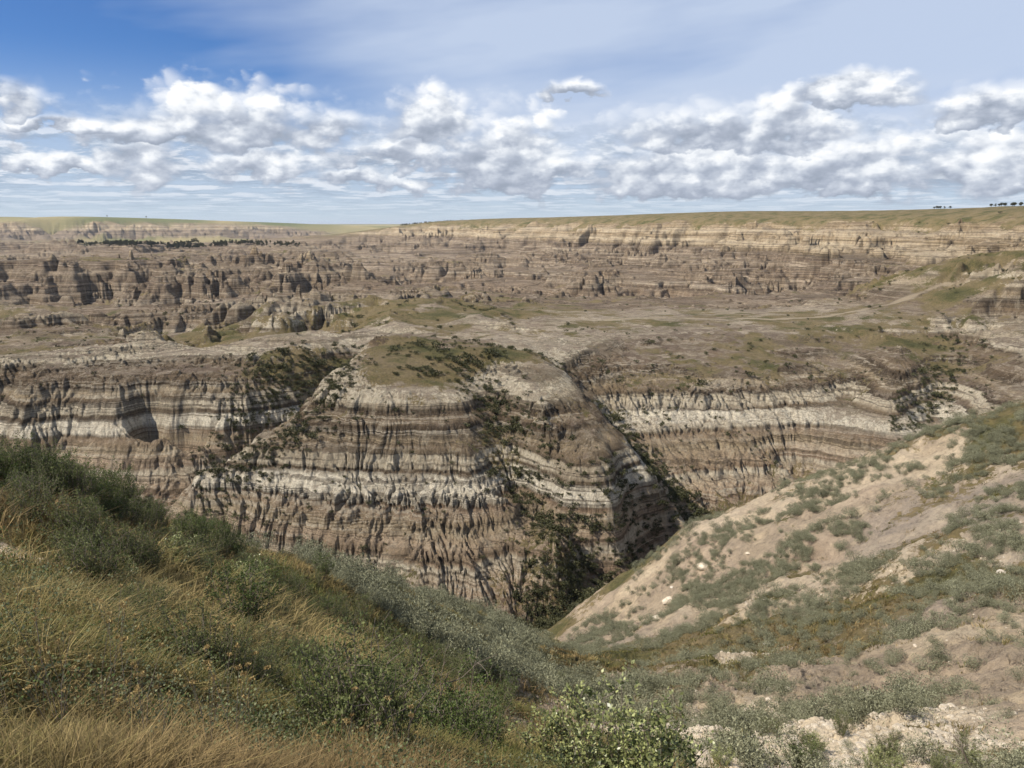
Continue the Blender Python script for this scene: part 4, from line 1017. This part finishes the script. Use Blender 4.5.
if VEG:
    g2 = np.random.default_rng(3)
    lst = [(x_, .55 + .25 * g2.uniform(), 'low dark tree of the small clump on the rim skyline, left of the long row', 'small clump of trees on the rim') for x_ in (935, 938.5, 941, 944, 947, 950)] + \
          [(x_, .6 + .35 * g2.uniform(), 'dark tree in the long row on the rim skyline at its far right end', 'row of trees on the right rim') for x_ in np.arange(990, 1040, 3.3)]
    for i, (px, s, lab, grp) in enumerate(lst):
        x, y = rim_r(px, 600, 2400); x += g2.uniform(-4, 4); y += g2.uniform(-3, 8)
        r0 = bpy.data.objects.new('tree', None); col.objects.link(r0); r0.location = (x, y, hgt(x, y)); r0.scale = (s * 1.3, s * 1.3, s * .7); r0.rotation_euler = (0, 0, g2.uniform(0, 6)); r0['label'] = lab; r0['category'] = 'tree'; r0['group'] = grp
        c_, t_ = TR[i % 3]; link('crown', c_, r0); link('trunk', t_, r0)
    for px, s, lab in [(107, 1.5, 'lone tree on the far left rim, left one of two'), (146, 1.7, 'lone tree on the far left rim, right one of two')]:
        x, y = rim_r(px, 3000, 6000)
        r0 = bpy.data.objects.new('tree', None); col.objects.link(r0); r0.location = (x, y, hgt(x, y)); r0.scale = (s, s, s); r0['label'] = lab; r0['category'] = 'tree'
        c_, t_ = TR[0]; link('crown', c_, r0); link('trunk', t_, r0)
    pts = []
    for k in range(760):
        px = g2.uniform(78, 300)
        if px > 225 and g2.uniform() < .6: continue
        if math.sin(px * .11) + math.sin(px * .29 + 1) < -.9 and g2.uniform() < .8: continue
        pts.append(hit(px, 246.5 + 1.5 * math.sin(px * .045) + g2.uniform(-1.6, 1.6), 1650))
    for k in range(260):
        px = g2.uniform(400, 520); yy = 2500 + g2.uniform(-20, 60); pts.append((xr(px, 222) * yy, yy))
    pts = np.array(pts); zz_ = hgt_v(pts[:, 0], pts[:, 1])
    reps = []
    crowns = [next(q for q in col.objects if q.data is TR[k][0]) for k in range(3)]
    scatter('woods', np.stack([pts[:, 0], pts[:, 1], zz_], -1), g2.uniform(0, 6.28, len(pts)), np.where(pts[:, 1] * 0 + np.arange(len(pts)) < len(pts) - 260, g2.uniform(.6, 1.35, len(pts)), g2.uniform(.4, .8, len(pts))), g2.integers(0, 3, len(pts)), crowns, 'dark belt of low trees along the distant river flat')

# --- dry flower stalks and dead branches in the near grass
M_dry = leaf_material('dry_head', (.22, .15, .06), (.46, .35, .16), .2, .8, .1)
def stalk_mesh(seed):
    g_ = np.random.default_rng(seed); paths = []; hp = []
    for i in range(3):
        a = g_.uniform(0, 6.28); H = g_.uniform(.32, .52); l = g_.uniform(.03, .14)
        tip = np.array([math.cos(a) * l, math.sin(a) * l, H]); paths.append((np.array([[0, 0, -.05], tip * [.3, .3, .5], tip]), [.0018, .0015, .001]))
        hp.append(tip + g_.normal(size=(40, 3)) * .9 * [.008, .008, .005])
    p = np.vstack(hp); co, f = leaves_at(p, len(p), .013, .004, g_, .8)
    hm = new_mesh('flower_head', co, f, 4, M_dry, False, {'tone': ('POINT', 'FLOAT', np.repeat(g_.uniform(0, 1, len(p)), 4))})
    tc, tf = tube_mesh(paths, 3); return hm, new_mesh('stem', tc, tf, 4, M_twig, True)
ST = [stalk_mesh(90 + i) for i in range(3)]
if VEG:
    for i in range(36):
        px, py = g2.uniform(0, 250), g2.uniform(640, 775)
        if i > 27: px, py = g2.uniform(250, 420), g2.uniform(720, 790)
        x, y = hit(px, py, 1.5)
        r0 = bpy.data.objects.new('dried_flower', None); col.objects.link(r0); r0.location = (x, y, hgt(x, y)); r0.rotation_euler = (0, 0, g2.uniform(0, 6)); s = g2.uniform(.7, 1.1); r0.scale = (s, s, s)
        r0['label'] = 'straw-coloured dried flower head on a thin stalk among the nearest grass'; r0['category'] = 'dried flower'; r0['group'] = 'dried flowers in the nearest grass'
        a_, b_ = ST[i % 3]; link('flower_head', a_, r0); link('stem', b_, r0)
def branch_mesh(seed, L):
    g_ = np.random.default_rng(seed); paths = []
    def grow(p, d, l, r, lev):
        n = 6; pts = [p]
        for k in range(n):
            d = d + g_.normal(size=3) * .16; d /= np.linalg.norm(d); pts.append(pts[-1] + d * l / n)
        paths.append((np.array(pts), np.linspace(r, r * .45, n + 1)))
        if lev:
            for k in range(3):
                j = g_.integers(2, n + 1); dd = d + g_.normal(size=3) * .6; dd /= np.linalg.norm(dd); grow(pts[j], dd, l * .55, r * .5, lev - 1)
    grow(np.array([0, 0, -.05]), np.array([.35, .1, 1.]), L, L * .018, 2)
    tc, tf = tube_mesh(paths, 5); return new_mesh('dead_branch', tc, tf, 4, M_twig, True)
if VEG:
    for px, py, L, rz, lab in [(975, 775, 1.5, 2.6, 'dark leafless branched twig standing at the lower right corner'), (425, 735, .8, .5, 'grey leafless branch sticking out of the long grass left of the big pale bush'),
                               (120, 700, .45, 3., 'bare forked grey twig in the grass near the lower left'), (600, 745, 1.0, 1.2, 'thin bare branch rising just behind the big pale-leaved bush')]:
        x, y = hit(px, py, 2); o = link('dead_branch', branch_mesh(int(px), L), label=lab, cat='branch', loc=(x, y, hgt(x, y))); o.rotation_euler = (0, 0, rz)

# --- the air
zl = float(h.min()) - 1; zt = max(float(h.max()), 0) + 20; E = 62000.
vb = [(sx * E, sy * E, z_) for z_ in (zl, zt) for sx, sy in ((-1, -1), (1, -1), (1, 1), (-1, 1))]
hm = bpy.data.meshes.new('haze'); hm.from_pydata(vb, [], [(0, 3, 2, 1), (4, 5, 6, 7), (0, 1, 5, 4), (1, 2, 6, 5), (2, 3, 7, 6), (3, 0, 4, 7)])
mh, N, out = material('air'); pv = N.n('ShaderNodeVolumePrincipled', {'Color': (.80, .88, 1, 1), 'Density': 2.6e-5, 'Anisotropy': .2}); N.t.links.new(pv.outputs[0], out.inputs['Volume'])
hm.materials.append(mh); link('haze', hm, label='thin bluish air between the viewpoint and the far rims', kind='stuff')
scene.view_settings.view_transform = 'Standard'; scene.view_settings.look = 'None'; scene.view_settings.gamma = 1; scene.view_settings.exposure = .58
scene.render.engine = 'CYCLES'
cy = scene.cycles; cy.use_denoising = True; cy.denoiser = 'OPENIMAGEDENOISE'; cy.max_bounces = 5; cy.diffuse_bounces = 2; cy.glossy_bounces = 1; cy.transmission_bounces = 2
cy.use_adaptive_sampling = True; cy.adaptive_threshold = .02; scene.render.use_persistent_data = False
